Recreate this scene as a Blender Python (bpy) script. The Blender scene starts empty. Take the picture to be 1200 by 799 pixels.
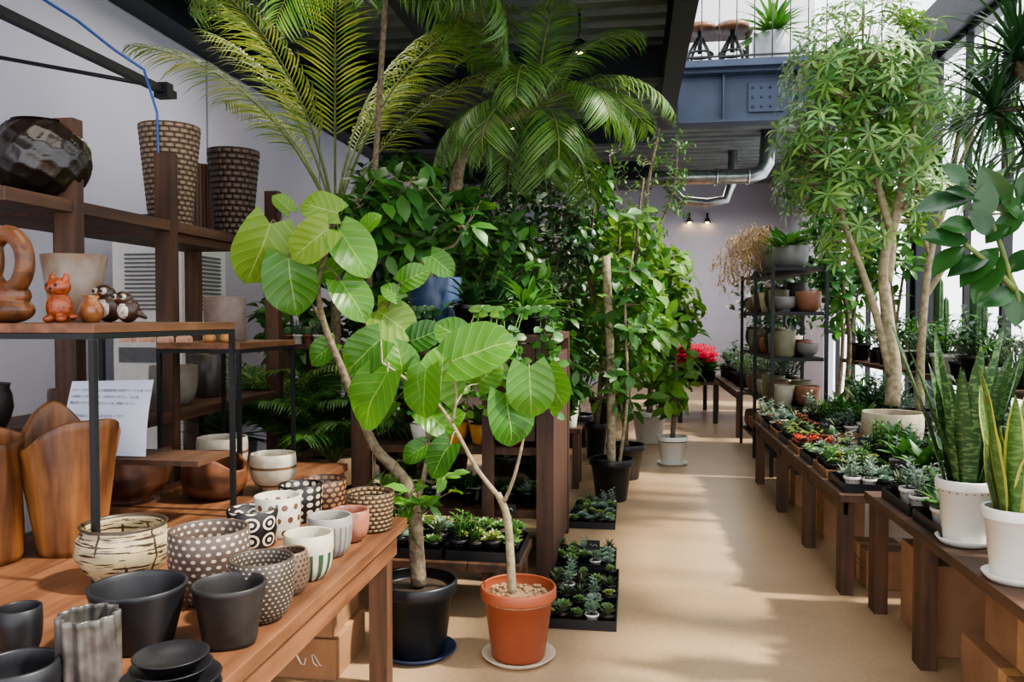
import bpy, math, random
from mathutils import Vector, Matrix
from math import sin, cos, pi, radians
random.seed(7)
R_ = random.random
def U(a,b): return a+(b-a)*R_()
SC=bpy.context.scene; COL=SC.collection
# ---------------- camera ----------------
F=950.0; A=math.atan(140/F); PT=math.atan(27.5/F)
CAM=Vector((0,0,1.4))
fw=Vector((-sin(A)*cos(PT),cos(A)*cos(PT),-sin(PT))); rt=Vector((cos(A),sin(A),0)); up=rt.cross(fw)
cd=bpy.data.cameras.new('camera'); cam=bpy.data.objects.new('camera',cd); COL.objects.link(cam)
cam.matrix_world=Matrix(((rt.x,up.x,-fw.x,CAM.x),(rt.y,up.y,-fw.y,CAM.y),(rt.z,up.z,-fw.z,CAM.z),(0,0,0,1)))
cd.sensor_width=36; cd.lens=F/1200*36; cd.clip_start=.05; SC.camera=cam
def ray(px,py): return fw+rt*((px-600)/F)+up*((399.5-py)/F)
def D(px,py,d):
    r=ray(px,py); return CAM+r*(d/r.y)
def G(px,py,z=0):
    r=ray(px,py); return CAM+r*((z-1.4)/r.z)
# ---------------- materials ----------------
def hx(h):
    h=h.lstrip('#'); o=[]
    for i in (0,2,4):
        v=int(h[i:i+2],16)/255; o.append(v/12.92 if v<=.04045 else ((v+.055)/1.055)**2.4)
    return (o[0],o[1],o[2],1)
class NT:
    def __init__(s,name):
        s.m=bpy.data.materials.new(name); s.m.use_nodes=True; s.t=s.m.node_tree; s.n=s.t.nodes
        s.b=s.n['Principled BSDF']; s.o=s.n['Material Output']
    def new(s,k,**kw):
        x=s.n.new(k)
        for a,v in kw.items(): setattr(x,a,v)
        return x
    def l(s,a,b): s.t.links.new(a,b)
    def setin(s,sock,v):
        if isinstance(v,(int,float,tuple)): sock.default_value=v
        else: s.l(v,sock)
    def ma(s,op,a,b=None,c=None):
        x=s.new('ShaderNodeMath',operation=op); s.setin(x.inputs[0],a)
        if b is not None: s.setin(x.inputs[1],b)
        if c is not None: s.setin(x.inputs[2],c)
        return x.outputs[0]
    def mix(s,f,a,b):
        x=s.new('ShaderNodeMix',data_type='RGBA'); s.setin(x.inputs[0],f); s.setin(x.inputs[6],a); s.setin(x.inputs[7],b); return x.outputs[2]
    def noise(s,scale,vec=None,det=3):
        x=s.new('ShaderNodeTexNoise'); x.inputs['Scale'].default_value=scale; x.inputs['Detail'].default_value=det
        if vec is not None: s.l(vec,x.inputs['Vector'])
        return x.outputs['Fac']
    def obj(s): return s.new('ShaderNodeTexCoord').outputs['Object']
    def mapv(s,v,sc):
        x=s.new('ShaderNodeMapping'); x.inputs['Scale'].default_value=sc; s.l(v,x.inputs['Vector']); return x.outputs[0]
    def ramp(s,f,a,b,p0=.3,p1=.7):
        x=s.new('ShaderNodeValToRGB'); x.color_ramp.elements[0].position=p0; x.color_ramp.elements[1].position=p1
        x.color_ramp.elements[0].color=a; x.color_ramp.elements[1].color=b; s.l(f,x.inputs[0]); return x.outputs[0]
    def bump(s,h,st=.3,dist=.01):
        x=s.new('ShaderNodeBump'); x.inputs['Strength'].default_value=st; x.inputs['Distance'].default_value=dist
        s.l(h,x.inputs['Height']); s.l(x.outputs[0],s.b.inputs['Normal'])
MC={}
def mat(name,c1,c2=None,rough=.5,metal=0,scale=20,bump=0,emit=0,coat=0):
    if name in MC: return MC[name]
    q=NT(name); v=q.noise(scale,q.obj())
    c1=hx(c1); c2=hx(c2) if c2 else tuple(x*.8 for x in c1[:3])+(1,)
    q.l(q.ramp(v,c1,c2),q.b.inputs['Base Color']); q.b.inputs['Roughness'].default_value=rough; q.b.inputs['Metallic'].default_value=metal
    if coat: q.b.inputs['Coat Weight'].default_value=coat
    if bump: q.bump(v,bump)
    if emit: q.b.inputs['Emission Color'].default_value=c1; q.b.inputs['Emission Strength'].default_value=emit
    MC[name]=q.m; return q.m
def wood(name,c1,c2,axis=1,rough=.5,sc=1):
    if name in MC: return MC[name]
    q=NT(name); s=[14*sc]*3; s[axis]=1.1*sc; v=q.mapv(q.obj(),tuple(s)); n=q.noise(1.6,v,5)
    w=q.noise(5,q.obj(),4); f=q.ma('ADD',q.ma('MULTIPLY',n,.7),q.ma('MULTIPLY',w,.3))
    q.l(q.ramp(f,hx(c1),hx(c2),.35,.62),q.b.inputs['Base Color']); q.b.inputs['Roughness'].default_value=rough; q.bump(f,.3,.005)
    MC[name]=q.m; return q.m
def leafm(name,c1,c2,rough=.38,vein=None,margin=None,band=None,trans=.25):
    if name in MC: return MC[name]
    q=NT(name); g=q.new('ShaderNodeNewGeometry'); col=q.ramp(g.outputs['Random Per Island'],hx(c1),hx(c2),0,1)
    uv=q.new('ShaderNodeTexCoord').outputs['UV']; sx=q.new('ShaderNodeSeparateXYZ'); q.l(uv,sx.inputs[0])
    u=q.ma('ABSOLUTE',q.ma('SUBTRACT',q.ma('MULTIPLY',sx.outputs[0],2),1)); v=sx.outputs[1]
    if vein:
        m1=q.ma('LESS_THAN',u,.025)
        f=q.ma('FRACT',q.ma('MULTIPLY',q.ma('SUBTRACT',v,q.ma('MULTIPLY',u,.3)),6)); m2=q.ma('LESS_THAN',f,.07)
        mm=q.ma('MAXIMUM',q.ma('MULTIPLY',m1,.8),q.ma('MULTIPLY',m2,.5)); col=q.mix(mm,col,hx(vein)); q.bump(q.ma('ABSOLUTE',q.ma('SUBTRACT',f,.5)),.35,.008)
    if band:
        n=q.noise(60,q.mapv(q.obj(),(.5,.5,1.6))); col=q.mix(q.ma('GREATER_THAN',n,.54),col,hx(band))
    if margin:
        col=q.mix(q.ma('GREATER_THAN',u,.72),col,hx(margin))
    q.l(col,q.b.inputs['Base Color']); q.b.inputs['Roughness'].default_value=rough
    tr=q.new('ShaderNodeBsdfTranslucent'); hs=q.new('ShaderNodeHueSaturation'); hs.inputs['Value'].default_value=1.3; hs.inputs['Saturation'].default_value=1.05; hs.inputs['Hue'].default_value=.485
    q.l(col,hs.inputs['Color']); q.l(hs.outputs[0],tr.inputs[0])
    ms=q.new('ShaderNodeMixShader'); ms.inputs[0].default_value=trans; q.l(q.b.outputs[0],ms.inputs[1]); q.l(tr.outputs[0],ms.inputs[2]); q.l(ms.outputs[0],q.o.inputs[0])
    MC[name]=q.m; return q.m
def pat(name,base,col,kind,nu,nv,H,r=.3,rough=.5,bump=.5,stag=True,v0=0,v1=1):
    q=NT(name); sx=q.new('ShaderNodeSeparateXYZ'); o=q.obj(); q.l(o,sx.inputs[0])
    a=q.ma('MULTIPLY',q.ma('ARCTAN2',sx.outputs[1],sx.outputs[0]),nu/(2*pi)); vz=q.ma('DIVIDE',sx.outputs[2],H); v=q.ma('MULTIPLY',vz,nv)
    if stag: a=q.ma('ADD',a,q.ma('MULTIPLY',q.ma('FLOORED_MODULO',q.ma('FLOOR',v),2.0),.5))
    fu=q.ma('SUBTRACT',q.ma('FRACT',q.ma('ADD',a,100.0)),.5); fv=q.ma('SUBTRACT',q.ma('FRACT',v),.5)
    d=q.ma('SQRT',q.ma('ADD',q.ma('MULTIPLY',fu,fu),q.ma('MULTIPLY',fv,fv)))
    if kind=='dots': m=q.ma('LESS_THAN',d,r)
    elif kind=='rings':
        m=q.ma('MAXIMUM',q.ma('MULTIPLY',q.ma('LESS_THAN',d,.42),q.ma('GREATER_THAN',d,r)),q.ma('LESS_THAN',d,.14))
    elif kind=='weave':
        m=q.ma('SQRT',q.ma('MULTIPLY',q.ma('COSINE',q.ma('MULTIPLY',fu,pi)),q.ma('COSINE',q.ma('MULTIPLY',fv,pi))))
    elif kind=='vs': m=q.ma('LESS_THAN',q.ma('ABSOLUTE',fu),r/2)
    elif kind=='hs': m=q.ma('LESS_THAN',q.ma('ABSOLUTE',fv),r/2)
    elif kind=='scratch':
        n=q.noise(1,q.mapv(o,(14,14,160)),3); n2=q.noise(1,q.mapv(o,(40,40,4)),2)
        m=q.ma('MAXIMUM',q.ma('GREATER_THAN',n,.57),q.ma('MULTIPLY',q.ma('LESS_THAN',q.ma('ABSOLUTE',fu),.05),q.ma('GREATER_THAN',n2,.5)))
        m=q.ma('MAXIMUM',m,q.ma('GREATER_THAN',vz,.96))
    elif kind=='check': m=q.ma('GREATER_THAN',q.ma('MULTIPLY',fu,fv),0.0)
    m=q.ma('MULTIPLY',m,q.ma('MULTIPLY',q.ma('GREATER_THAN',vz,v0),q.ma('LESS_THAN',vz,v1)))
    n=q.noise(30,o); b1=hx(base); bb=q.ramp(n,b1,tuple(x*.75 for x in b1[:3])+(1,))
    q.l(q.mix(m,bb,hx(col)),q.b.inputs['Base Color']); q.b.inputs['Roughness'].default_value=rough; q.bump(m,bump,.012 if kind=='weave' else .004)
    return q.m
# ---------------- mesh builder ----------------
def itp(tab,t):
    x=t*(len(tab)-1); i=min(int(x),len(tab)-2); return tab[i]+(tab[i+1]-tab[i])*(x-i)
PR=dict(heart=[.62,.93,1,.99,.88,.6,.04],ovate=[.06,.6,.92,1,.85,.5,.02],lance=[.2,.75,1,.9,.65,.35,.02],sword=[.55,.8,1,1,.9,.65,.03],
        obov=[.08,.35,.62,.85,1,.85,.1],strap=[.8,1,.9,.75,.55,.3,.02],fat=[.5,.7,.9,1,.95,.7,.1])
class MB:
    def __init__(s): s.V=[];s.F=[];s.M=[];s.S=[];s.T=[]
    def add(s,vs,fs,mi=0,sm=True,uv=None):
        o=len(s.V); s.V+=[tuple(v) for v in vs]; s.T+=uv if uv else [(0,0)]*len(vs)
        for f in fs: s.F.append([i+o for i in f]); s.M.append(mi); s.S.append(sm)
    def box(s,a,b,mi=0,bv=0):
        x0,y0,z0=a;x1,y1,z1=b
        vs=[(x,y,z) for z in (z0,z1) for y in (y0,y1) for x in (x0,x1)]
        s.add(vs,[(0,2,3,1),(4,5,7,6),(0,1,5,4),(2,6,7,3),(0,4,6,2),(1,3,7,5)],mi,False)
    def lathe(s,pr,seg=32,mi=0,c=(0,0,0),rf=None,cap=True):
        vs=[];n=len(pr)
        for i,(r,z) in enumerate(pr):
            for k in range(seg):
                a=2*pi*k/seg; q=r*(1 if rf is None else rf(a,z,r)); vs.append((c[0]+q*cos(a),c[1]+q*sin(a),c[2]+z))
        fs=[(i*seg+k,i*seg+(k+1)%seg,(i+1)*seg+(k+1)%seg,(i+1)*seg+k) for i in range(n-1) for k in range(seg)]
        s.add(vs,fs,mi)
    def tube(s,pts,r0,r1=None,seg=7,mi=0,cap=True):
        if r1 is None:r1=r0
        pts=[Vector(p) for p in pts]; n=len(pts); vs=[]; prev=None
        for i,p in enumerate(pts):
            d=(pts[min(i+1,n-1)]-pts[max(i-1,0)]).normalized()
            if prev is None: prev=d.orthogonal().normalized()
            a=(prev-d*prev.dot(d))
            a=a.normalized() if a.length>1e-6 else d.orthogonal().normalized()
            prev=a; b=d.cross(a); r=r0(i/(n-1)) if callable(r0) else r0+(r1-r0)*i/(n-1)
            vs+=[p+(a*cos(2*pi*k/seg)+b*sin(2*pi*k/seg))*r for k in range(seg)]
        fs=[(i*seg+k,i*seg+(k+1)%seg,(i+1)*seg+(k+1)%seg,(i+1)*seg+k) for i in range(n-1) for k in range(seg)]
        if cap: fs+=[tuple(range(seg))[::-1],tuple((n-1)*seg+k for k in range(seg))]
        s.add(vs,fs,mi)
    def ball(s,c,r,mi=0,seg=16,rings=10,rot=None):
        if isinstance(r,(int,float)): r=(r,r,r)
        vs=[]
        for i in range(rings+1):
            t=pi*i/rings
            for k in range(seg):
                a=2*pi*k/seg; v=Vector((r[0]*sin(t)*cos(a),r[1]*sin(t)*sin(a),-r[2]*cos(t)))
                if rot: v=rot@v
                vs.append(v+Vector(c))
        s.add(vs,[(i*seg+k,i*seg+(k+1)%seg,(i+1)*seg+(k+1)%seg,(i+1)*seg+k) for i in range(rings) for k in range(seg)],mi)
    def leaf(s,p,d,n,L,W,prof='ovate',fold=.15,droop=.5,k=4,m=1,mi=0,back=0,wav=0,zmax=None):
        p=Vector(p);d=Vector(d).normalized();n=Vector(n);sd=d.cross(n)
        if sd.length<1e-4: sd=d.orthogonal()
        sd.normalize(); n=sd.cross(d); pr=PR[prof]; vs=[];uv=[];pos=p.copy();ph=U(0,6)
        for i in range(k+1):
            t=i/k;a=droop*t;dd=d*cos(a)-n*sin(a);nn=n*cos(a)+d*sin(a);w=itp(pr,t)*W/2
            for j in range(-m,m+1):
                u=j/m; q=pos+sd*(u*w)+nn*(abs(u)*w*fold+(wav*W*sin(t*9+ph+u) if wav else 0))-dd*(back*L*abs(u)*(1-t)**5)
                if zmax and q.z>zmax:q.z=zmax
                vs.append(q); uv.append(((u+1)/2,t))
            pos=pos+dd*(L/k)
        c=2*m+1
        s.add(vs,[(i*c+j,i*c+j+1,(i+1)*c+j+1,(i+1)*c+j) for i in range(k) for j in range(c-1)],mi,True,uv)
    def obj(s,name,mats,origin=(0,0,0),bev=0):
        o=Vector(origin); me=bpy.data.meshes.new(name); me.from_pydata([(v[0]-o.x,v[1]-o.y,v[2]-o.z) for v in s.V],[],s.F)
        if not isinstance(mats,(list,tuple)): mats=[mats]
        for m in mats: me.materials.append(m)
        me.polygons.foreach_set('material_index',s.M); me.polygons.foreach_set('use_smooth',s.S)
        ul=me.uv_layers.new(name='UVMap'); li=[0]*len(me.loops); me.loops.foreach_get('vertex_index',li)
        fl=[]
        for i in li: fl+=s.T[i]
        ul.data.foreach_set('uv',fl); me.update()
        ob=bpy.data.objects.new(name,me)
        if bev:
            b=ob.modifiers.new('bevel','BEVEL'); b.width=bev; b.segments=2; b.limit_method='ANGLE'
        return ob
def tag(o,label,cat,group=None):
    o['label']=label;o['category']=cat
    if group:o['group']=group
def thing(name,label,cat,origin,parts,group=None,link=True,rot=0):
    r=bpy.data.objects.new(name,None); r.empty_display_size=.05; r.location=origin; tag(r,label,cat,group)
    if link: COL.objects.link(r)
    for p in parts:
        c=p[1].obj(p[0],p[2],origin,p[4] if len(p)>4 else 0); c.parent=r
        if len(p)>3 and p[3]: c['label']=p[3]
        if p[0] in ('gravel','marking','printed_text'): c['kind']='stuff'
        if link: COL.objects.link(c)
    r.rotation_euler[2]=rot
    return r
def solid(name,label,cat,origin,mb,mats,group=None,bev=0,link=True,kind=None):
    o=mb.obj(name,mats,origin,bev); o.location=origin
    if kind: o['kind']=kind
    if kind!='structure': tag(o,label,cat,group)
    else: o['label']=label
    if link: COL.objects.link(o)
    return o
def struct(name,label,mb,mats): return solid(name,label,'',(0,0,0),mb,mats,kind='structure')
def dup(r,loc,rz=0,sc=1,group=None,label=None):
    c=r.copy(); c.location=loc; c.rotation_euler[2]=rz; c.scale=(sc,sc,sc); COL.objects.link(c)
    if group:c['group']=group
    if label:c['label']=label
    for k in r.children:
        kc=k.copy(); kc.parent=c; COL.objects.link(kc)
        for g in k.children:
            gc=g.copy(); gc.parent=kc; COL.objects.link(gc)
    return c
# ---------------- pots ----------------
KD=dict(taper=[(0,.66),(.03,.69),(1,1)],rim=[(0,.68),(.02,.7),(.84,.9),(.85,.99),(.87,1),(.98,1),(1,.98)],
 barrel=[(0,.66),(.05,.74),(.15,.86),(.3,.95),(.5,1),(.7,.99),(.88,.93),(1,.88)],cup=[(0,.55),(.04,.62),(.12,.77),(.25,.89),(.45,.97),(.7,1),(1,.98)],
 cyl=[(0,.82),(.03,.88),(.1,.92),(1,1)],bowl=[(0,.52),(.12,.5),(.15,.55),(.25,.78),(.4,.93),(.6,1),(.85,1),(1,.97)],
 straight=[(0,.97),(.02,1),(1,1)],urn=[(0,.55),(.1,.6),(.3,.85),(.55,1),(.8,.95),(.92,.85),(1,.9)],dish=[(0,.7),(.1,.75),(.8,.97),(1,1)])
def prof(kind,R,H,t=.009,rows=0):
    k=KD[kind]; out=[(z*H,r*R) for z,r in k]
    if rows:
        o2=[]
        for i in range(rows+1):
            z=i/rows
            for (z0,r0),(z1,r1) in zip(k,k[1:]):
                if z0<=z<=z1+1e-9: o2.append((z*H,(r0+(r1-r0)*(z-z0)/max(z1-z0,1e-6))*R)); break
        out=o2
    t=min(t,R*.12); pr=[(.0005,0)]+[(r,z) for z,r in out]
    rt_=out[-1][1]; pr+=[(rt_-t*.3,H+t*.25),(rt_-t*.8,H+t*.2)]
    for z,r in reversed(out):
        if z>t: pr.append((max(r-t,.002),z if z<H else H-.001))
    pr.append((.0005,max(t,.003))); return pr
def potmb(kind,R,H,c=(0,0,0),seg=36,rf=None,rows=0,t=.009):
    m=MB(); m.lathe(prof(kind,R,H,t,rows),seg,0,c,rf); return m
def soil(R,H,c,frac=.86,kind='taper'):
    k=KD[kind]; rr=R
    for (z0,r0),(z1,r1) in zip(k,k[1:]):
        if z0<=frac<=z1: rr=(r0+(r1-r0)*(frac-z0)/(z1-z0))*R
    m=MB(); rr-=min(.009,R*.12)
    m.lathe([(rr*.99,H*frac-.01),(rr*.99,H*frac),(rr*.7,H*frac+.006),(rr*.3,H*frac+.008),(.0005,H*frac+.01)],20,0,c); return m
def fit(x0,x1,ty,by,z,kind='taper'):
    cx=(x0+x1)/2; rb=KD[kind][0][1]; p=G(cx,by,z); R=.1
    for _ in range(4):
        c=Vector((p.x,p.y,z)); c.y+=rb*R*.98; q=D(cx,by-5,c.y); c.x=q.x
        dep=(c-CAM).dot(fw); R=(x1-x0)/2*dep/F
    zt=D(cx,ty,c.y+R*.9).z; 
    if zt>1.4: zt=D(cx,ty,c.y-R*.9).z
    return c,R,zt-z
soilM=mat('dark_potting_soil','#2a1f17','#40301f',rough=.95,scale=90,bump=.8)
peb=mat('tan_pebble_mulch','#c9a982','#8d6b4c',rough=.9,scale=120,bump=1)
blk=mat('matte_black_steel','#121314','#18191b',rough=.5,scale=8)
blkp=mat('black_plastic','#131416','#1b1d20',rough=.38,scale=8)
whp=mat('white_glazed_ceramic','#e2e0d9','#d2cfc5',rough=.3,scale=6)
woodT=wood('reddish_table_wood','#8a5f42','#593a27',1,.42)
woodD=wood('dark_brown_post_wood','#583c2b','#36231a',2,.6)
woodB=wood('dark_brown_board_wood','#5d3f2c','#38251a',1,.6)
woodL=wood('light_carved_wood','#95643a','#52301a',2,.42,1.0)
woodC=wood('carved_root_wood','#7a4e32','#40261a',0,.4,.7)
woodX=wood('bench_wood','#65452f','#3f291c',2,.6)
bark=mat('grey_brown_bark','#857860','#57493a',rough=.9,scale=45,bump=.7)
barkG=mat('pale_smooth_bark','#a89c7e','#756a50',rough=.8,scale=30,bump=.4)
stemG=mat('green_stem','#6a783a','#4c5a28',rough=.6)
card=mat('brown_cardboard','#a37a5a','#8c6748',rough=.85,scale=7)
tape=mat('packing_tape','#c9a06e','#b98c5a',rough=.3)
LU=leafm('large_veined_leaf','#5d9030','#2f6222',.34,vein='#94b458',trans=.33)
LY=leafm('yellow_green_leaf','#7f9c3a','#588230',.4,vein='#a9be6a',trans=.33)
LM=leafm('mid_green_leaf','#528236','#2b5a28',.4)
LD=leafm('dark_green_leaf','#2e522c','#18361c',.35,trans=.15)
LB=leafm('bright_green_leaf','#789e44','#407230',.42,trans=.3)
LBR=leafm('umbrella_tree_leaf','#789a4a','#3c6a34',.4,trans=.25)
LP=leafm('palm_leaflet','#6e9042','#35602c',.45,trans=.28)
LPY=leafm('yellow_palm_leaflet','#868f44','#486a30',.45,trans=.25)
LR=leafm('rubber_plant_leaf','#2f5827','#1a3e1c',.22,trans=.15)
LS=leafm('sansevieria_leaf','#3f5e34','#2b4a2a',.4,band='#5c7a48',trans=.05)
LSY=leafm('yellow_margined_sword_leaf','#3b5e2c','#527236',.4,margin='#b0ac56',band='#5f7f44',trans=.05)
SG=leafm('succulent_green','#84a262','#567a42',.45,trans=.1)
SB=leafm('succulent_blue_grey','#8a9c88','#64806f',.5,trans=.1)
SR=leafm('succulent_red','#a65a4c','#7f6b46',.45,trans=.1)
SD=leafm('succulent_dark','#445e38','#585c42',.45,trans=.1)
SY=leafm('succulent_yellow','#b4b670','#86a058',.45,trans=.1)
PK=leafm('pink_red_petals','#d8486a','#c2303a',.5,trans=.2)
ORG=leafm('orange_petals','#d8694a','#cc4a34',.5,trans=.2)
PAM=leafm('dried_pampas','#c2ab86','#967c58',.8,trans=.2)
CAC=mat('cactus_skin','#4f6e42','#365432',rough=.55,scale=30)
# ---------------- room ----------------
q=NT('pale_polished_concrete'); o=q.obj(); n1=q.noise(.7,o,6); n2=q.noise(45,o,3)
f=q.ma('ADD',q.ma('MULTIPLY',n1,.8),q.ma('MULTIPLY',n2,.2)); q.l(q.ramp(f,hx('#b89d7d'),hx('#927759'),.35,.65),q.b.inputs['Base Color'])
q.l(q.ramp(n1,(.26,.26,.26,1),(.4,.4,.4,1)),q.b.inputs['Roughness']); q.bump(n1,.03,.003); floorM=q.m
wallM=mat('pale_lavender_paint','#bdbdcd','#b5b5c6',rough=.8,scale=1.2)
deckM=mat('galvanised_corrugated_deck','#747a79','#5b6162',rough=.5,metal=.35,scale=3)
steelM=mat('dark_navy_steel','#1a1f29','#14181f',rough=.5,scale=4)
beamB=mat('slate_blue_steel','#39455c','#2e394d',rough=.5,scale=3)
XL=-3.7; XR=3.1; YF=17.0
m=MB(); m.box((XL-.2,-3,-.1),(XR+.2,YF+.2,0)); struct('floor','pale tan polished concrete shop floor',m,floorM)
m=MB(); m.box((XL-.15,-3,0),(XL,YF,4.0)); 
struct('wall_left','pale lavender painted panel wall',m,wallM)
for i,yy in enumerate((4.1,6.7,9.3)):
    m=MB(); m.box((XL,yy,0),(XL+.006,yy+.02,3.65)); struct('trim_%d'%(i+1),'thin grey wall panel joint',m,mat('joint_grey','#7d7d92'))
m=MB(); m.box((XL-.15,YF,0),(XR+.15,YF+.15,4.2)); struct('wall_back','pale painted end wall',m,wallM)
m=MB(); m.box((.3,15.2,4.38),(XR+.1,15.35,8)); struct('wall_loft','white wall of the upper floor',m,mat('loft_white','#dddbd6'))
def deck(name,x0,x1,y0,y1,z):
    m=MB(); ys=[];y=y0
    while y<y1:
        for dy,dz in ((0,0),(.12,0),(.15,.06),(.27,.06)): ys.append((y+dy,z+dz))
        y+=.3
    vs=[];fs=[]
    for (yy,zz) in ys: vs+=[(x0,yy,zz),(x1,yy,zz)]
    for i in range(len(ys)-1): fs.append((2*i,2*i+1,2*i+3,2*i+2))
    m.add(vs,fs,0,False); m.box((x0,y0,z+.1),(x1,y1,z+.2)); return m
struct('ceiling','corrugated galvanised steel deck ceiling',deck('c',XL,.4,-1,YF,4.0),deckM)
struct('ceiling_loft','corrugated deck under the upper floor',deck('c',.42,XR,10.1,YF,4.08),deckM)
def ibeam(name,lab,a,b,h,w,M,cat='steel beam',grp=None):
    m=MB(); a=Vector(a);b=Vector(b)
    if abs(a.x-b.x)>abs(a.y-b.y): bx=lambda z0,z1,ww:m.box((a.x,a.y-ww/2,z0),(b.x,a.y+ww/2,z1))
    else: bx=lambda z0,z1,ww:m.box((a.x-ww/2,a.y,z0),(a.x+ww/2,b.y,z1))
    z=a.z; bx(z-.02,z,w); bx(z-h,z-h+.02,w); bx(z-h+.02,z-.02,.02)
    return solid(name,lab,cat,(a.x,a.y,z-h),m,M,group=grp)
ibeam('steel_beam','dark steel edge beam running along the loft opening',(.37,-.5,3.999),(.37,9.7,3.999),.4,.17,steelM)
ibeam('steel_beam','dark steel beam along the top of the painted wall',(XL+.14,-1,3.999),(XL+.14,YF,3.999),.35,.24,steelM)
ibeam('steel_beam','dark steel ceiling joist running lengthwise',(-1.75,-1,3.999),(-1.75,YF,3.999),.24,.14,steelM)
ibeam('steel_beam','dark steel ceiling joist running lengthwise near the wall',(-2.7,-1,3.999),(-2.7,YF,3.999),.24,.14,steelM)
for yy in (5.2,8.0,10.9,13.8): ibeam('steel_beam','black cross joist under the corrugated deck',(XL+.27,yy,3.999),(.28,yy,3.999),.31,.15,steelM,grp='ceiling cross joists')
# loft front beam
m=MB(); m.box((.54,9.86,3.7),(XR,10.1,3.73)); m.box((.54,9.96,3.73),(XR,10.0,4.26)); m.box((.54,9.8,4.26),(XR,10.14,4.3)); m.box((.54,9.7,4.301),(XR,15.1,4.38))
for x in (1.05,1.9,2.7): m.box((x,9.87,3.73),(x+.02,9.96,4.26))
m.box((1.35,9.93,3.82),(1.75,9.96,4.16))
for x in (1.4,1.5,1.6,1.7):
    for z in (3.88,3.99,4.1): m.ball((x,9.925,z),.016,0,8,5)
solid('steel_beam','slate blue bolted loft beam carrying the upper floor','steel beam',(.54,9.86,3.7),m,beamB)
m=MB(); x=.6
m.box((.55,9.8,5.25),(XR,9.84,5.29)); m.box((.55,9.81,4.44),(XR,9.83,4.46))
while x<XR: m.tube([(x,9.82,4.38),(x,9.82,5.26)],.007,seg=5); x+=.2
solid('railing','thin black vertical bar railing of the loft','railing',(.6,9.82,4.38),m,blk)
for i in range(9):
    y0=-.6+i*1.6; m=MB()
    for z in (0.0,1.15,2.6,4.05): m.box((XR,y0,z),(XR+.08,y0+1.6,z+.06))
    m.box((XR,y0,0),(XR+.08,y0+.06,4.1)); m.box((XR,y0+.8,0),(XR+.06,y0+.84,4.1))
    struct('window_%d'%(i+1),'tall black framed shop window',m,blk)
m=MB(); m.box((XR,13.8,0),(XR+.15,YF,4.3)); struct('wall_right','painted wall past the windows',m,wallM)
m=MB(); m.box((XR-.1,-.6,4.12),(XR+.2,YF,4.57))
solid('steel_beam','black steel beam above the shop windows','steel beam',(XR,0,4.12),m,steelM)
for i,y in enumerate((3.5,6.2,8.9)):
    m=MB(); m.box((XR-.2,y,0),(XR-.02,y+.03,4.12)); m.box((XR-.2,y+.15,0),(XR-.02,y+.18,4.12)); m.box((XR-.13,y+.03,0),(XR-.1,y+.15,4.12))
    solid('steel_column','black steel column beside the shop windows','column',(XR-.11,y+.1,0),m,steelM,group='window columns')
for i,y in enumerate((1.5,3.7,5.9,8.1)):
    ibeam('roof_beam','black steel beam crossing the glazed roof',(.5,y,6.6),(XR,y,6.6),.3,.15,steelM)
# ducts
dm=mat('silver_spiral_duct','#b9bcbc','#8f9494',rough=.3,metal=.9,scale=12)
m=MB(); m.tube([(.2,12.2,3.45),(.8,12.2,3.45),(1.7,12.2,3.45),(1.85,12.2,3.5),(1.92,12.2,3.62),(1.95,12.2,4.09)],.11,seg=16)
for x in (.6,1.2,1.65): m.tube([(x,12.2,3.45),(x+.03,12.2,3.45)],.125,seg=16)
solid('ventilation_duct','silver round metal duct hanging under the loft','duct',(1.2,12.2,3.34),m,dm)
m=MB(); m.tube([(.3,13.5,3.9),(.55,13.5,3.55),(.8,13.5,3.3),(1.2,13.5,3.25),(1.5,13.5,3.3),(1.6,13.5,3.6),(1.6,13.5,4.09)],.075,seg=14)
solid('ventilation_duct','narrow silver flexible duct bending up to the ceiling','duct',(1,13.5,3.2),m,dm)
warm=mat('warm_bulb_glow','#ffcf85','#ffcf85',emit=25)
for px,py in ((808,256),(829,256)):
    p=D(px,py,16.9); m=MB(); m.tube([p+Vector((0,.09,.1)),p+Vector((0,0,.1)),p],.02); m.lathe([(.03,.02),(.07,-.08),(.065,-.08),(.025,.01)],14,0,p)
    g=MB(); g.ball(p+Vector((0,0,-.06)),.04)
    thing('wall_lamp','small black wall lamp with a warm bulb','lamp',p,[('lamp_shade',m,blk),('bulb',g,warm)],group='wall lamps')
for p in (D(679,6,6.9),D(236,94,7.2)+Vector((.6,0,0)),D(600,60,9.5)):
    p=Vector((p.x,p.y,3.62)); m=MB(); m.tube([p+Vector((0,0,.38)),p+Vector((0,0,.1))],.012); m.lathe([(.02,.12),(.05,.1),(.055,0),(.05,0),(.04,.09)],16,0,p)
    g=MB(); g.ball(p+Vector((0,0,.03)),.035)
    thing('spotlight','small black ceiling spotlight with a warm bulb','lamp',p,[('lamp_housing',m,blk),('bulb',g,warm)],group='ceiling spotlights')
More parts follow.
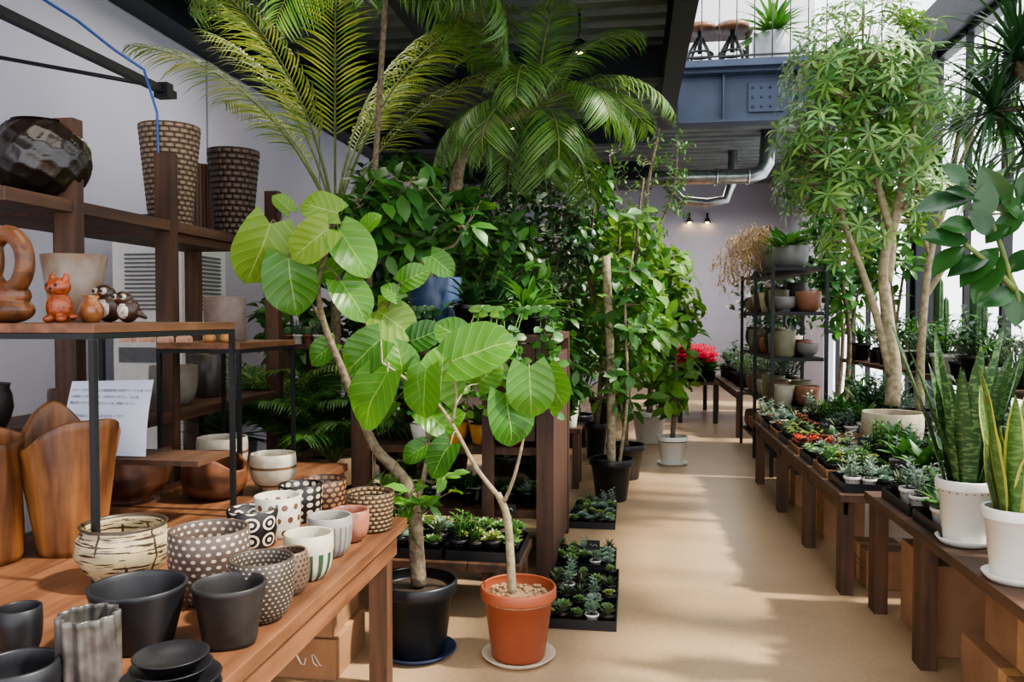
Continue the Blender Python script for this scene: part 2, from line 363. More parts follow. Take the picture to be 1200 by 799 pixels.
# ---------------- left furniture ----------------
TZ=.62
m=MB()
for i in range(4):
    x0=-2.12+i*.315; m.box((x0,.9,TZ-.04),(x0+.312,3.05,TZ))
ap=MB(); ap.box((-.92,.95,TZ-.13),(-.89,3.0,TZ-.04)); ap.box((-2.05,2.96,TZ-.13),(-.93,2.99,TZ-.04))
parts=[('tabletop',m,woodT,None,.003),('apron',ap,woodT)]
for x,y in ((-.97,2.9),(-2.05,2.9),(-.97,1.0),(-2.05,1.0)):
    l=MB(); l.box((x,y,0),(x+.07,y+.07,TZ-.04)); parts.append(('leg',l,woodX))
thing('display_table','reddish brown plank table crowded with ceramic pots','table',(-1.5,2,0),parts)
m=MB(); m.box((-2.14,3.08,TZ-.04),(-1.5,4.15,TZ)); parts=[('tabletop',m,woodT,None,.003)]
for x,y in ((-1.57,4.06),(-2.12,4.06),(-1.57,3.1),(-2.12,3.1)):
    l=MB(); l.box((x,y,0),(x+.06,y+.06,TZ-.04)); parts.append(('leg',l,woodX))
thing('display_table','brown wooden table holding carved wooden bowls and cream planters','table',(-1.8,3.6,0),parts)
def riser(x0,x1,y0,y1,z,zb,lab,mid=None):
    t=MB(); t.box((x0,y0,z-.028),(x1,y1,z)); fr=MB(); s=.018
    fr.box((x0,y0,z-.046),(x1,y0+s,z-.029)); fr.box((x0,y1-s,z-.046),(x1,y1,z-.029)); fr.box((x0,y0+s,z-.046),(x0+s,y1-s,z-.029)); fr.box((x1-s,y0+s,z-.046),(x1,y1-s,z-.029))
    P=[('shelf_board',t,woodT,None,.002),('frame',fr,blk)]
    for x in (x0,x1-s):
        for y in (y0,y1-s): l=MB(); l.box((x,y,zb),(x+s,y+s,z-.047)); P.append(('leg',l,blk))
    if mid:
        b=MB(); b.box((x0+s,mid[0],mid[1]-.02),(x1-s,y1-s,mid[1])); P.append(('lower_shelf',b,woodB))
    return thing('shelf_riser',lab,'shelf',((x0+x1)/2,(y0+y1)/2,zb),P)
riser(-2.1,-1.53,2.13,2.97,1.383,TZ,'wood topped black steel riser standing on the table with figurines',mid=(2.72,.88))
riser(-2.12,-1.72,3.38,3.98,1.286,TZ,'wood topped black steel riser holding a grey pot and dolls')
P=[];RX0,RX1=-2.78,-2.16
for y in (2.9,3.58,4.75):
    for x in (RX0,RX1-.085): l=MB(); l.box((x,y,0),(x+.085,y+.06,2.18)); P.append(('post',l,woodD))
for z in (1.86,.95,.4):
    for a,b in ((2.55,2.899),(2.961,3.579),(3.641,4.749)):
        b_=MB(); b_.box((RX0,a,z-.05),(RX1-.003,b,z)); P.append(('shelf_board',b_,woodB,None,.003))
b_=MB(); b_.box((-2.24,3.65,1.77),(-2.2,4.74,1.809)); P.append(('rail',b_,woodB))
thing('storage_rack','tall dark brown wooden rack with planters on its shelves','shelf',(-2.47,3.8,0),P)
b=MB(); b.box((-2.3,3.75,1.79),(-2.27,4.6,1.808)); solid('strip_light','warm led strip light under the rack shelf','light',(-2.28,4.2,1.79),b,mat('led_glow','#ffe2a0','#ffe2a0',emit=16))
def fib(n):
    o=[]
    for i in range(n):
        z=1-2*(i+.5)/n;a=i*2.39996; r=math.sqrt(1-z*z); o.append(Vector((r*cos(a),r*sin(a),z)))
    return o
FP=fib(110)
c=D(48,172,2.92); Rr=.185; vs=[];fs=[];RN=44;SN=80
for i in range(RN+1):
    t=i/RN; th=pi-(t*(pi*.8)); 
    for k in range(SN):
        a=2*pi*k/SN; d=Vector((sin(th)*cos(a),sin(th)*sin(a),cos(th)))
        ds=sorted((d-p).length for p in FP)[:2]; e=min(1,(ds[1]-ds[0])/.12); rr=Rr*(1.0-.045*e)
        vs.append((c.x+d.x*rr,c.y+d.y*rr,1.86+max(0,.165+d.z*rr*.95)))
for i in range(RN):
    for k in range(SN): fs.append((i*SN+k,i*SN+(k+1)%SN,(i+1)*SN+(k+1)%SN,(i+1)*SN+k))
m=MB(); m.add(vs,fs); m.lathe([(Rr*.57,.31),(Rr*.53,.31),(Rr*.5,.1),(.001,.05)],40,0,(c.x,c.y,1.86))
solid('round_planter','glossy dark bronze faceted round planter on the rack shelf','planter',(c.x,c.y,1.86),m,mat('dark_bronze_glaze','#2a201a','#120d0b',rough=.28,coat=.3,scale=6))
for (x0,x1,t,b,d,col,c2,kd,lab,nu,nv) in ((163,237,148,258,3.85,'#3d3128','#8d7862','taper','tall woven taupe ceramic planter on the rack',18,20),(232,272,198,262,4.47,'#4c3022','#7d5338','straight','brown ribbed ceramic planter on the rack',30,1),(243,306,180,268,4.32,'#120e0c','#4e3b2e','taper','dark brown woven ceramic planter on the rack',16,15)):
    p=D((x0+x1)/2,b,d); R=(x1-x0)/2*d/F*1.0; H=D(0,t,d-R).z-1.86
    x=p.x
    if kd=='straight': d+=.0;x-=.1
    m=MB(); m.lathe(prof(kd,R,H,.01,60),132,0,(x,d,1.86),lambda a,z,r:1+.012*sin(z/H*2*pi*nv))
    M=pat('weave_'+col[1:],col,c2,'weave' if nv>1 else 'vs',nu,nv,H,.4,rough=.5,bump=1)
    solid('woven_planter',lab,'planter',(x,d,1.86),m,M)
m=MB(); m.box((-3.45,5.0,0),(-2.95,5.6,1.95)); v=MB()
for i in range(14): z=1.45+i*.028; v.box((-3.35,4.985,z),(-3.05,4.999,z+.012)); 
for i in range(14): z=1.45+i*.028; v.box((-2.949,5.08,z),(-2.935,5.5,z+.012)); 
g=MB(); g.box((-2.949,5.1,.2),(-2.938,5.5,.9)); g.box((-3.4,4.988,1.1),(-3.0,4.999,1.2))
thing('air_conditioner','white floor standing air conditioner with grey vents','air conditioner',(-3.2,5.3,0),[('body',m,mat('ac_white','#dcdcd8','#d2d2ce',rough=.4),None,.01),('vent',v,mat('ac_grey','#6b6d6f')),('control_panel',g,mat('ac_grey','#6b6d6f'))])
m=MB(); m.box((-2.56,2.4,2.62),(-2.52,4.25,2.66))
for y in (2.9,4.15): m.tube([(-2.54,y,2.66),(-3.69,y,2.9)],.012); m.box((-2.58,y-.03,2.6),(-2.5,y+.03,2.68))
solid('lighting_track','black lighting track bar braced to the wall','track',(-2.54,3.3,2.62),m,blk)
blue=mat('blue_cable_rubber','#35589c','#2d4d8c')
pts=[(-2.5,2.3,2.78)]+[(-2.5+.02*sin(i),2.3+i*.28,2.78-.03*sin(i*1.3)-.012*i) for i in range(1,6)]+[(-2.38,3.72,2.62),(-2.3,3.7,2.4),(-2.29,3.69,2.2),(-2.28,3.69,2.05),(-2.27,3.68,1.98)]
m=MB(); m.tube(pts,.007,seg=6); g=MB(); g.tube([(-2.27,3.68,2.0),(-2.265,3.68,1.89)],.024,seg=10); g.box((-2.4,3.64,1.861),(-2.24,3.72,1.9))
thing('power_cord','blue power cord hanging from the track to a black adapter','cable',(-2.3,3.7,1.86),[('cable',m,blue),('plug',g,blkp)])
# ---- pots on the table ----
def P1(x0,x1,ty,by,kind,M,name,lab,z=TZ,rf=None,rows=0,seg=40,cat='pot',t=.009,dx=0,dy=0):
    c,R,H=fit(x0,x1,ty,by,z,kind); c.x+=dx;c.y+=dy
    if not isinstance(M,bpy.types.Material): M=M(H)
    m=potmb(kind,R,H,c,seg,rf,rows,t); return solid(name,lab,cat,c,m,M)
bm=mat('matte_black_ceramic','#1f1f23','#141416',rough=.42,scale=15)
P1(93,200,600,692,'urn',lambda H:pat('cream_black_lines','#b8a885','#3c2f23','scratch',10,1,H,.12,rough=.35,stag=False,v1=2),'round_pot','cream round pot banded with dark brown scratched lines')
P1(200,292,608,712,'cup',lambda H:pat('brown_white_dots','#574840','#b3a998','dots',26,11,H,.25,rough=.45,bump=1),'dotted_pot','brown ceramic pot covered with raised white dots')
P1(108,218,668,772,'taper',bm,'black_pot','large matte black tapered pot',rows=12)
P1(227,312,670,765,'taper',mat('charcoal_ceramic','#2b2726','#1b1918',rough=.45,scale=15),'footed_pot','charcoal tapered pot with short rounded feet',rows=12,rf=lambda a,z,r:1+(.06*cos(3*a) if z<.03 else 0))
P1(269,345,643,733,'cup',lambda H:pat('charcoal_white_dots','#40372f','#a09688','dots',32,14,H,.22,rough=.45,bump=1),'dotted_pot','charcoal ceramic pot with small white dots')
P1(312,363,638,700,'barrel',lambda H:pat('brown_speck','#6a5648','#3a2c24','dots',24,9,H,.3,rough=.3),'textured_pot','small brown pot with a pitted texture')
P1(333,391,617,682,'cup',lambda H:pat('green_cream','#c4bda6','#2c4a36','vs',14,1,H,.5,rough=.35,stag=False,v1=.62),'striped_pot','cream and green glazed pot with vertical strokes')
P1(360,413,598,655,'cup',lambda H:pat('grey_stripes','#8f8b84','#5f5b57','vs',22,1,H,.35,rough=.35,stag=False,v1=.8),'striped_pot','grey glazed pot with thin vertical stripes')
P1(387,433,592,637,'cup',mat('peach_glaze','#a8705a','#6c4438',rough=.25,scale=22),'glazed_pot','small peach and brown glazed pot')
P1(267,326,589,645,'cyl',lambda H:pat('black_white_rings','#1d1918','#c9bdab','rings',8,2.2,H,.3,rough=.35,stag=False),'patterned_pot','black pot with large cream ring pattern')
P1(299,353,575,633,'cyl',lambda H:pat('white_brown_rings','#cbc3b5','#5c3f2f','dots',11,3.2,H,.25,rough=.35),'patterned_pot','white pot with round brown spots')
P1(327,378,562,614,'cyl',lambda H:pat('black_cream_bands','#1d1918','#b3a792','dots',13,5,H,.33,rough=.35,stag=False),'patterned_pot','black pot with stacked cream blocks')
P1(352,406,556,602,'cyl',lambda H:pat('brown_tiles','#3f2a20','#876346','dots',17,6,H,.36,rough=.4),'patterned_pot','dark brown pot with tan tile dots')
P1(405,462,570,626,'cyl',lambda H:pat('brown_hobnail','#46362a','#7d6648','weave',22,9,H,.36,rough=.4,bump=1),'textured_pot','brown hobnail textured pot at the table corner')
P1(72,138,707,830,'straight',mat('ribbed_grey_metal','#7d7974','#484440',rough=.3,metal=.5,scale=20),'fluted_vase','grey fluted metallic vase',rf=lambda a,z,r:1+.07*cos(11*a+z*6),rows=16,seg=110)
P1(0,48,703,775,'cup',bm,'black_pot','small matte black rounded pot')
P1(-26,68,758,850,'cup',bm,'black_pot','matte black rounded pot standing at the table edge')
c,R,H=fit(145,258,752,850,TZ,'dish')
for i in range(5):
    cc=Vector((c.x,c.y,TZ+i*.022)); m=MB(); RR=R*(1-.06*i if i>2 else 1); m.lathe([(.001,0),(RR*.75,0),(RR*.97,.021),(RR,.021),(RR*.95,.0225),(RR*.72,.006),(.001,.006)],40,0,cc)
    solid('saucer','black ceramic saucer in a stack','saucer',cc,m,bm,group='stack of black saucers')
def vessel(cx,d,R,H,kind,name,lab,amp,M,z=TZ,notch=0,seed=0,dx=0):
    p=D(cx,500,d); c=Vector((p.x+dx,d,z))
    def rf(a,zz,r): return 1+amp*(sin(2*a+seed)+.5*sin(3*a+seed*2)+.4*sin(5*a+zz*9)+.25*sin(11*a+zz*14))*(.3+zz/H)
    m=MB(); m.lathe(prof(kind,R,H,.022,18),72,0,c,rf)
    m.V=[(v[0],v[1],v[2]+(notch*H*(cos(2*math.atan2(v[1]-c.y,v[0]-c.x)+seed)+.4*sin(3*math.atan2(v[1]-c.y,v[0]-c.x)))*max(0,(v[2]-z)/H)**2)) for v in m.V]
    solid(name,lab,'wooden vase' if 'vase' in name else 'wooden bowl',c,m,M)
vessel(82,2.45,.145,.41,'taper','wooden_vase','carved teak vase with a wavy notched rim',.06,woodL,notch=.14,seed=1)
vessel(5,2.3,.13,.4,'straight','wooden_vase','thick carved wood block vase with a natural rim',.07,woodL,notch=.06,seed=2.6,dx=-.1)
vessel(152,3.14,.15,.2,'bowl','wooden_bowl','shiny carved root wood bowl',.07,woodC,notch=.16,seed=.4)
vessel(242,3.27,.145,.16,'cup','wooden_bowl','rough carved root wood bowl beside the cream planter',.08,woodC,notch=.2,seed=3,dx=.03)
for x0,x1,t,b,lab in ((232,290,508,566,'cream and brown glazed footed bowl'),(294,347,527,580,'low cream glazed footed bowl with brown rim')):
    c,R,H=fit(x0,x1,t,b,TZ,'bowl'); c.y=min(c.y,4.0); m=potmb('bowl',R,H,c)
    solid('glazed_bowl',lab,'bowl',c,m,pat('cream_band_%d'%x0,'#bdb4a0','#6c503c','hs',1,2.2,H,.15,rough=.3,bump=.1,stag=False))
ZR=1.383
mo=mat('orange_glaze','#a8552f','#6c3018',rough=.3,scale=60)
def remesh(o,v):
    r=o.modifiers.new('remesh','REMESH'); r.mode='VOXEL'; r.voxel_size=v; r.use_smooth_shade=True
c=D(70,377,2.32); c.z=ZR
b=MB(); b.ball(c+Vector((0,0,.05)),(.042,.034,.05)); b.ball(c+Vector((0,-.006,.112)),(.04,.034,.03)); b.ball(c+Vector((-.022,-.02,.012)),(.016,.02,.012)); b.ball(c+Vector((.022,-.02,.012)),(.016,.02,.012))
for sx in(-1,1): b.ball(c+Vector((.024*sx,0,.14)),(.011,.008,.018),0,12,8)
b.tube([c+Vector((.03,.02,.015)),c+Vector((.055,.0,.02)),c+Vector((.05,-.02,.018))],.009,.006)
e=MB()
for sx in(-1,1): e.ball(c+Vector((.015*sx,-.037,.118)),.005,0,8,6)
e.ball(c+Vector((0,-.041,.107)),.004,0,8,6); e.box(c+Vector((-.012,-.041,.095)),c+Vector((.012,-.037,.097)))
r=thing('cat_figurine','orange glazed ceramic cat figurine sitting upright','figurine',c,[('body',b,mo),('face',e,blkp)]); remesh(r.children[0],.003)
c=D(107,375,2.45); c.z=ZR; b=MB(); b.lathe([(.001,0),(.022,0),(.036,.02),(.04,.04),(.034,.06),(.022,.075),(.026,.09),(.02,.088),(.001,.07)],28,0,c)
solid('small_jar','small orange brown glazed jar beside the cat','jar',c,b,mat('amber_glaze','#8f4f2c','#b07a4c',rough=.25,scale=30,coat=.3))
for cx,d,h,lab in ((128,2.62,.13,'brown and white ceramic owl shaped figurine'),(150,2.42,.1,'white speckled ceramic bird figurine with an orange beak')):
    c=D(cx,375,d); c.z=ZR; b=MB(); b.ball(c+Vector((0,0,h*.42)),(h*.38,h*.34,h*.42)); b.ball(c+Vector((-.01,-.01,h*.78)),(h*.3,h*.27,h*.24)); b.tube([c+Vector((h*.3,0,h*.35)),c+Vector((h*.6,.01,h*.15))],h*.15,h*.05)
    bl_=MB(); bl_.ball(c+Vector((0,-h*.1,h*.4)),(h*.27,h*.27,h*.32))
    for sx in(-1,1): bl_.ball(c+Vector((-.01+.014*sx,-.01-h*.2,h*.83)),h*.1,0,10,8)
    e=MB()
    for sx in(-1,1): e.ball(c+Vector((-.01+.014*sx,-.012-h*.29,h*.84)),.0055,0,8,6)
    k=MB(); k.tube([c+Vector((-.01,-.01-h*.24,h*.78)),c+Vector((-.01,-.02-h*.3,h*.73))],.005,.001)
    r=thing('bird_figurine',lab,'figurine',c,[('body',b,mat('mottled_brown_glaze','#4a3226','#2c1e18',rough=.3,scale=60)),('belly',bl_,mat('speckled_white_glaze','#d9d2c4','#8a7260',rough=.3,scale=90)),('eye',e,blkp),('beak',k,mo)],group='ceramic birds on the riser'); remesh(r.children[0],.003)
c=D(10,378,2.28); c.z=ZR; m=MB(); pts=[c+Vector((.078*cos(a),-.02*cos(a),.19+.088*sin(a))) for a in [2*pi*i/24 for i in range(25)]]
m.tube(pts,.028,seg=14,cap=False); m.ball(c+Vector((0,0,.04)),(.085,.06,.042)); m.ball(c+Vector((0.01,0,.085)),(.065,.045,.04)); m.ball(c+Vector((-.06,0,.2)),(.04,.04,.09))
o=solid('wood_sculpture','polished carved wood sculpture with a ring shaped hole','sculpture',c,m,wood('sculpture_wood','#845534','#4a2c1a',0,.35,1.5)); remesh(o,.004)
c=D(88,376,2.8); c.z=ZR; m=potmb('taper',.115,.25,c); solid('glazed_planter','grey and rust glazed planter behind the figurines','planter',c,m,mat('rust_grey_glaze','#857b6e','#6c4a36',rough=.3,scale=9))
ZR2=1.286
c=D(264,400,3.8); c.z=ZR2; m=potmb('straight',.1,.215,c); solid('grey_pot','taupe grey cylindrical pot on the riser','pot',c,m,mat('taupe_ceramic','#7d6d65','#695b54',rough=.6))
for cx in (246,265):
    c=D(cx,402,3.46); c.z=ZR2; m=MB(); m.lathe([(.001,0),(.022,0),(.027,.02),(.02,.042),(.014,.048),(.022,.062),(.02,.08),(.001,.09)],18,0,c); e=MB()
    for sx in (-1,1): e.ball(c+Vector((.007*sx,-.02,.067)),.0025,0,6,4)
    thing('wooden_doll','tiny turned light wood doll','doll',c,[('body',m,wood('pale_doll_wood','#c8965c','#a87440',2)),('eye',e,blkp)],group='wooden dolls on the riser')
for i,cx in enumerate((150,172,194,216)):
    c=D(cx,400,3.45); c.z=ZR2; m=MB(); m.box(c+Vector((-.03,-.02,0)),c+Vector((.03,.02,.022))); m.add([c+Vector(v) for v in ((-.03,-.02,.022),(.03,-.02,.022),(.03,.02,.022),(-.03,.02,.022),(-.0,-.02,.045),(0,.02,.045))],[(0,1,4),(2,3,5),(0,4,5,3),(1,2,5,4)],0,False)
    solid('miniature_house','tiny pale clay house ornament','ornament',c,m,mat('pale_pink_clay','#cfa88e','#b88c74',rough=.7),group='miniature clay houses')
c=Vector((-1.98,2.88,.881)); m=potmb('bowl',.06,.1,c); solid('dark_bowl','dark brown glazed bowl on the lower shelf','bowl',c,m,bm)
for x,y,z,R,H,k,col in ((-2.4,3.2,.95,.1,.14,'bowl','#5c4638'),(-2.35,3.9,.95,.12,.2,'cup','#8a8378'),(-2.38,4.3,.95,.1,.24,'taper','#3c3430'),(-2.4,3.2,.4,.13,.2,'taper','#6d5a4c'),(-2.38,4.1,.4,.14,.25,'barrel','#4e4640'),(-2.4,2.72,.95,.09,.2,'urn','#2b2725')):
    m=potmb(k,R,H,(x,y,z)); solid('ceramic_planter','plain glazed ceramic planter stored on the rack','planter',(x,y,z),m,mat('rack_glaze_'+col[1:],col,rough=.35),group='planters in the rack')
# paper sign
d=2.76; p0=D(74,448,d);p1=D(171,446,d);p2=D(171,549,d);p3=D(73,547,d); zb=.881
p2.z=p3.z=zb+.004
m=MB(); n=8; vs=[]
for j in range(n+1):
    t=j/n; a=p3.lerp(p0,t); b=p2.lerp(p1,t); off=Vector((0,.05*t-.012*sin(pi*t),0))
    vs+=[a+off,b+off]
m.add(vs,[(2*j,2*j+1,2*j+3,2*j+2) for j in range(n)])
st=MB(); st.box(((p3.x+p2.x)/2-.03,d+.03,zb),((p3.x+p2.x)/2+.03,d+.09,zb+.03)); st.tube([((p3.x+p2.x)/2,d+.07,zb+.02),((p3.x+p2.x)/2,d+.06,p0.z-.02)],.004)
lines=['オリーブやサイズ以上の観葉植物の発送やリースも承ります','お気軽にスタッフまで、お声かけください。法人様','開店祝いやオフィスのグリーンもご相談ください。','','ご不明な点がございましたらスタッフまで','どうぞよろしくお願いいたします。','','','※店内での無断撮影は']
wd=(p1-p0).length; txm=MB()
for i,s in enumerate(lines):
    if not s: continue
    cu=bpy.data.curves.new('txt','FONT'); cu.body=s; cu.size=wd*.036; cu.resolution_u=2
    tx=bpy.data.objects.new('txt',cu); COL.objects.link(tx); bpy.context.view_layer.update()
    me=bpy.data.meshes.new_from_object(tx.evaluated_get(bpy.context.evaluated_depsgraph_get()))
    t=.87-i*.085; zz=zb+(p0.z-zb)*t; yy=d+.05*t-.012*sin(pi*t)-.003
    txm.add([(p3.x+.018+v.co.x,yy+v.co.y*.2,zz+v.co.y) for v in me.vertices],[tuple(p_.vertices) for p_ in me.polygons],0,False)
    bpy.data.objects.remove(tx)
if not txm.V: txm.box((p3.x,d-.001,zb+.2),(p3.x+.01,d,zb+.21))
thing('paper_sign','white printed paper notice leaning on a small stand','sign',((p3.x+p2.x)/2,d,zb),[('sheet',m,mat('white_paper','#dde1f0','#d8dcec',rough=.8,scale=3)),('stand',st,blk),('printed_text',txm,mat('ink_blue_black','#22243c','#22243c'))])
def cbox(name,lab,x0,x1,y0,y1,z0,z1,grp=None):
    m=MB(); m.box((x0,y0,z0),(x1,y1,z1)); t=MB(); t.box((x0-.001,(y0+y1)/2-.03,z0+.01),(x0,(y0+y1)/2+.03,z1)); t.box((x0,(y0+y1)/2-.03,z1),(x1,(y0+y1)/2+.03,z1+.001))
    k=MB(); zc=z0+(z1-z0)*.6
    for i in range(4):
        yy=y0+.05+.05*i
        if yy<y1-.05: k.box((x0-.002,yy,zc),(x0-.0005,yy+.035,zc+.008)); k.box((x0-.002,yy,zc-.03),(x0-.0005,yy+.03,zc-.024))
    if name=='decorated_box':
        for i in range(5): k.tube([(x0+(x1-x0)*(.12+.17*i)+.02*cos(a),y0-.002,z0+(z1-z0)*.5+.025*sin(a*1.5+i)) for a in [j*.8 for j in range(7)]],.002,seg=4)
    P=[('carton',m,card,None,.004),('tape',t,tape),('marking',k,mat('white_marker' if name=='decorated_box' else 'dark_print','#efe8dc' if name=='decorated_box' else '#5a3c28'))]
    return thing(name,lab,'box',((x0+x1)/2,(y0+y1)/2,z0),P,group=grp)
cbox('decorated_box','brown cardboard box with white hand drawn lettering under the table',-1.5,-1.12,2.95,3.3,0,.16)
cbox('decorated_box','brown cardboard box with white scribbled drawing stacked under the table',-1.48,-1.14,2.96,3.28,.162,.4)

# ================= plants =================
def dirv(th,el): return Vector((cos(th)*cos(el),sin(th)*cos(el),sin(el)))
UPV=Vector((0,0,1))
def smooth(pts,n=4):
    pts=[Vector(p) for p in pts]; out=[]
    for i in range(len(pts)-1):
        a=pts[max(i-1,0)];b=pts[i];c=pts[i+1];d=pts[min(i+2,len(pts)-1)]
        for k in range(n):
            t=k/n; out.append(.5*((2*b)+(c-a)*t+(2*a-5*b+4*c-d)*t*t+(3*b-a-3*c+d)*t**3))
    out.append(pts[-1]); return out
def pathpx(l,d): return [D(x,y,d+(q[0] if q else 0)) for (x,y,*q) in l]
def canopy(fo,br,samp,center,rad,n,kind,L,W,prof_='ovate',nl=5,droop=.6,zmax=3.9,shell=.35,tw=.004,twmax=.6):
    center=Vector(center)
    for _ in range(n):
        v=dirv(U(0,2*pi),math.asin(U(-1,1)))*(shell+(1-shell)*R_()**.5)
        p=center+Vector((v.x*rad[0],v.y*rad[1],v.z*rad[2]))
        if p.z>zmax-.1:p.z=zmax-.1-U(0,.2)
        nb=min(samp,key=lambda s:(s-p).length+max(0,s.z-p.z)*.5); dv=p-nb
        if dv.length>twmax: nb=p-dv.normalized()*twmax*.8
        ax=(p-nb).normalized() if (p-nb).length>.01 else UPV.copy(); ax=(ax+UPV*.35).normalized()
        mid=(nb+p)/2+Vector((0,0,-.02)); br.tube([nb,mid,p],tw,tw*.5,seg=4,cap=False)
        if kind=='whorl':
            o1=ax.orthogonal().normalized();o2=ax.cross(o1);ph=U(0,6)
            for k in range(nl):
                a=ph+2*pi*k/nl; d=(o1*cos(a)+o2*sin(a))+ax*U(.1,.5); s=U(.8,1.15)
                fo.leaf(p,d,ax,L*s,W*s,prof_,.2,droop,3,1,0,zmax=zmax)
        else:
            for k in range(nl):
                t=(k+1)/nl; b=nb.lerp(p,.35+.65*t) if dv.length<twmax else nb.lerp(p,.2+.8*t); a=k*2.4+U(0,.6)
                o1=ax.orthogonal().normalized();o2=ax.cross(o1); d=(o1*cos(a)+o2*sin(a))*.9+ax*U(.2,.7)+Vector((0,0,-.15)); s=U(.75,1.2)
                fo.leaf(b,d,(ax+UPV).normalized(),L*s,W*s,prof_,.18,droop*U(.6,1.3),3,1,0,zmax=zmax)
def potted(name,lab,cat,c,R,H,kind,PM,trunks,fo,br,LMt,bm_=None,sauc=None,sm=None,extra=[],group=None,rf=None):
    c=Vector(c); parts=[('pot',potmb(kind,R,H,c,rf=rf,rows=12 if rf else 0),PM),('soil',soil(R,H,c,.86,kind),sm or soilM)]
    if sauc: s=MB(); s.lathe([(.001,.001),(R*.8,.001),(R*.98,.025),(R*.95,.027),(R*.78,.01),(.001,.01)],36,0,(c.x,c.y,c.z)); parts.append(('saucer',s,sauc))
    if sauc:
        parts[0]=('pot',potmb(kind,R,H-.012,c+Vector((0,0,.012)),rf=rf),PM)
    if br and br.V: parts.append(('trunk',br,bm_ or bark))
    if fo and fo.V: parts.append(('foliage',fo,LMt))
    parts+=extra
    return thing(name,lab,cat,c,parts,group)
def bleaf(fo,ax,ay,tx,ty,d,W=.9,dd=0,mi=0,br=None,frm=None,tilt=.5):
    a=D(ax,ay,d); b=D(tx,ty,d+dd-.03); L=(b-a).length*1.04; v=(CAM-a).normalized()
    n=(v*U(.7,1.1)+UPV*tilt+Vector((U(-.5,.5),0,0))); fo.leaf(a,b-a,n,L,L*W,'heart',.22,.6,8,3,mi,back=.18,wav=.022)
    if br is not None and frm is not None: br.tube(smooth([frm,(frm+a)/2+Vector((0,0,.03)),a],3),.004,.003,seg=5,cap=False)
terr=mat('terracotta_plastic','#a65a3e','#934c32',rough=.45,scale=5)
c,R,H=fit(563,652,673,783,0,'rim')
br=MB();fo=MB();dA=c.y
t0=[(600,697),(598,650),(594,605),(583,578)]; br.tube(smooth(pathpx(t0,dA),4),.019,.014,seg=10)
b1=smooth(pathpx([(583,580),(558,548,.02),(530,497,.04),(505,465,.03),(470,440,0),(448,425,-.05)],dA),4); br.tube(b1,.011,.005,seg=8)
b2=smooth(pathpx([(590,590),(602,560,-.03),(612,520,-.05),(617,480,-.05),(620,445,-.04)],dA),4); br.tube(b2,.008,.004,seg=8)
b3=smooth(pathpx([(530,497,.04),(535,460,0),(528,425,-.03)],dA),3); br.tube(b3,.006,.004,seg=7)
near=lambda s,x,y,dd:min(s,key=lambda p:(p-D(x,y,dd)).length)
S=b1+b2+b3
for (ax,ay,tx,ty,dd) in [(446,398,402,434,0),(454,436,414,500,-.05),(500,432,490,490,.0),(530,424,598,392,-.05),(620,430,624,490,-.1),(592,462,606,522,-.1),(528,520,501,558,0),(515,468,521,406,.05),(640,434,658,476,.1),(545,402,512,376,.12),(472,445,468,398,.12),(643,478,655,446,.15),(560,450,585,425,.2)]:
    bleaf(fo,ax,ay,tx,ty,dA+dd,W=U(.84,.98),br=br,frm=near(S,ax,ay,dA+dd))
stones=MB()
for i in range(60):
    a=U(0,6.28);r=R*.85*math.sqrt(R_()); stones.ball((c.x+r*cos(a),c.y+r*sin(a),H*.9),(U(.008,.014),U(.008,.014),.007),0,7,4)
potted('potted_ficus','umbrella fig with large heart leaves in a terracotta pot','potted plant',c,R,H,'rim',terr,None,fo,br,LU,barkG,sauc=mat('cream_saucer','#cfbfa6'),sm=peb,extra=[('gravel',stones,peb)])
c,R,H=fit(442,536,665,778,0,'rim'); br=MB();fo=MB();dB=c.y
t=smooth(pathpx([(491,685),(488,640),(486,600),(478,570,.02),(462,548,.03),(440,525,.05),(420,480,.1),(400,430,.12),(380,380,.1),(372,330,.05),(385,290,.05),(392,255,.05)],dB),3)
br.tube(t,lambda s:.028*(1-s)+.006,seg=10)
t2=smooth(pathpx([(486,600),(500,540,.1),(498,480,.15),(470,420,.2),(455,360,.2)],dB),3); br.tube(t2,.013,.006,seg=8)
t3=smooth(pathpx([(380,380,.1),(350,330,.1),(325,270,.05)],dB),3); br.tube(t3,.008,.004,seg=7)
S=t+t2+t3
for i,(ax,ay,tx,ty,dd) in enumerate([(396,250,350,234,0),(385,268,338,302,-.05),(397,270,434,318,0),(338,302,344,368,0),(317,262,292,334,0),(400,330,430,372,0),(340,248,322,226,.1),(425,272,442,250,.1),(442,364,485,392,.2),(455,398,435,432,.2),(470,350,448,334,.2),(482,400,516,384,.2),(495,482,530,505,.15),(500,522,470,538,.1),(470,332,500,314,.2),(370,325,400,308,.15),(508,502,540,482,.18),(392,402,360,424,.15),(505,300,530,320,.25),(430,440,400,455,.15),(462,470,435,490,.1),(470,560,445,580,.1),(520,440,550,455,.2)]):
    bleaf(fo,ax,ay,tx,ty,dB+dd,W=U(.8,.96),br=br,frm=near(S,ax,ay,dB+dd),mi=1 if i in (0,1,4,6,8) else 0)
canopy(fo,br,t2,D(490,580,dB),(.22,.14,.14),16,'alt',.1,.05,nl=3)
potted('potted_ficus','tall umbrella fig with large heart leaves in a black pot','potted plant',c,R,H,'rim',blkp,None,fo,br,[LU,LY],bark,sauc=mat('navy_saucer','#24304e'))
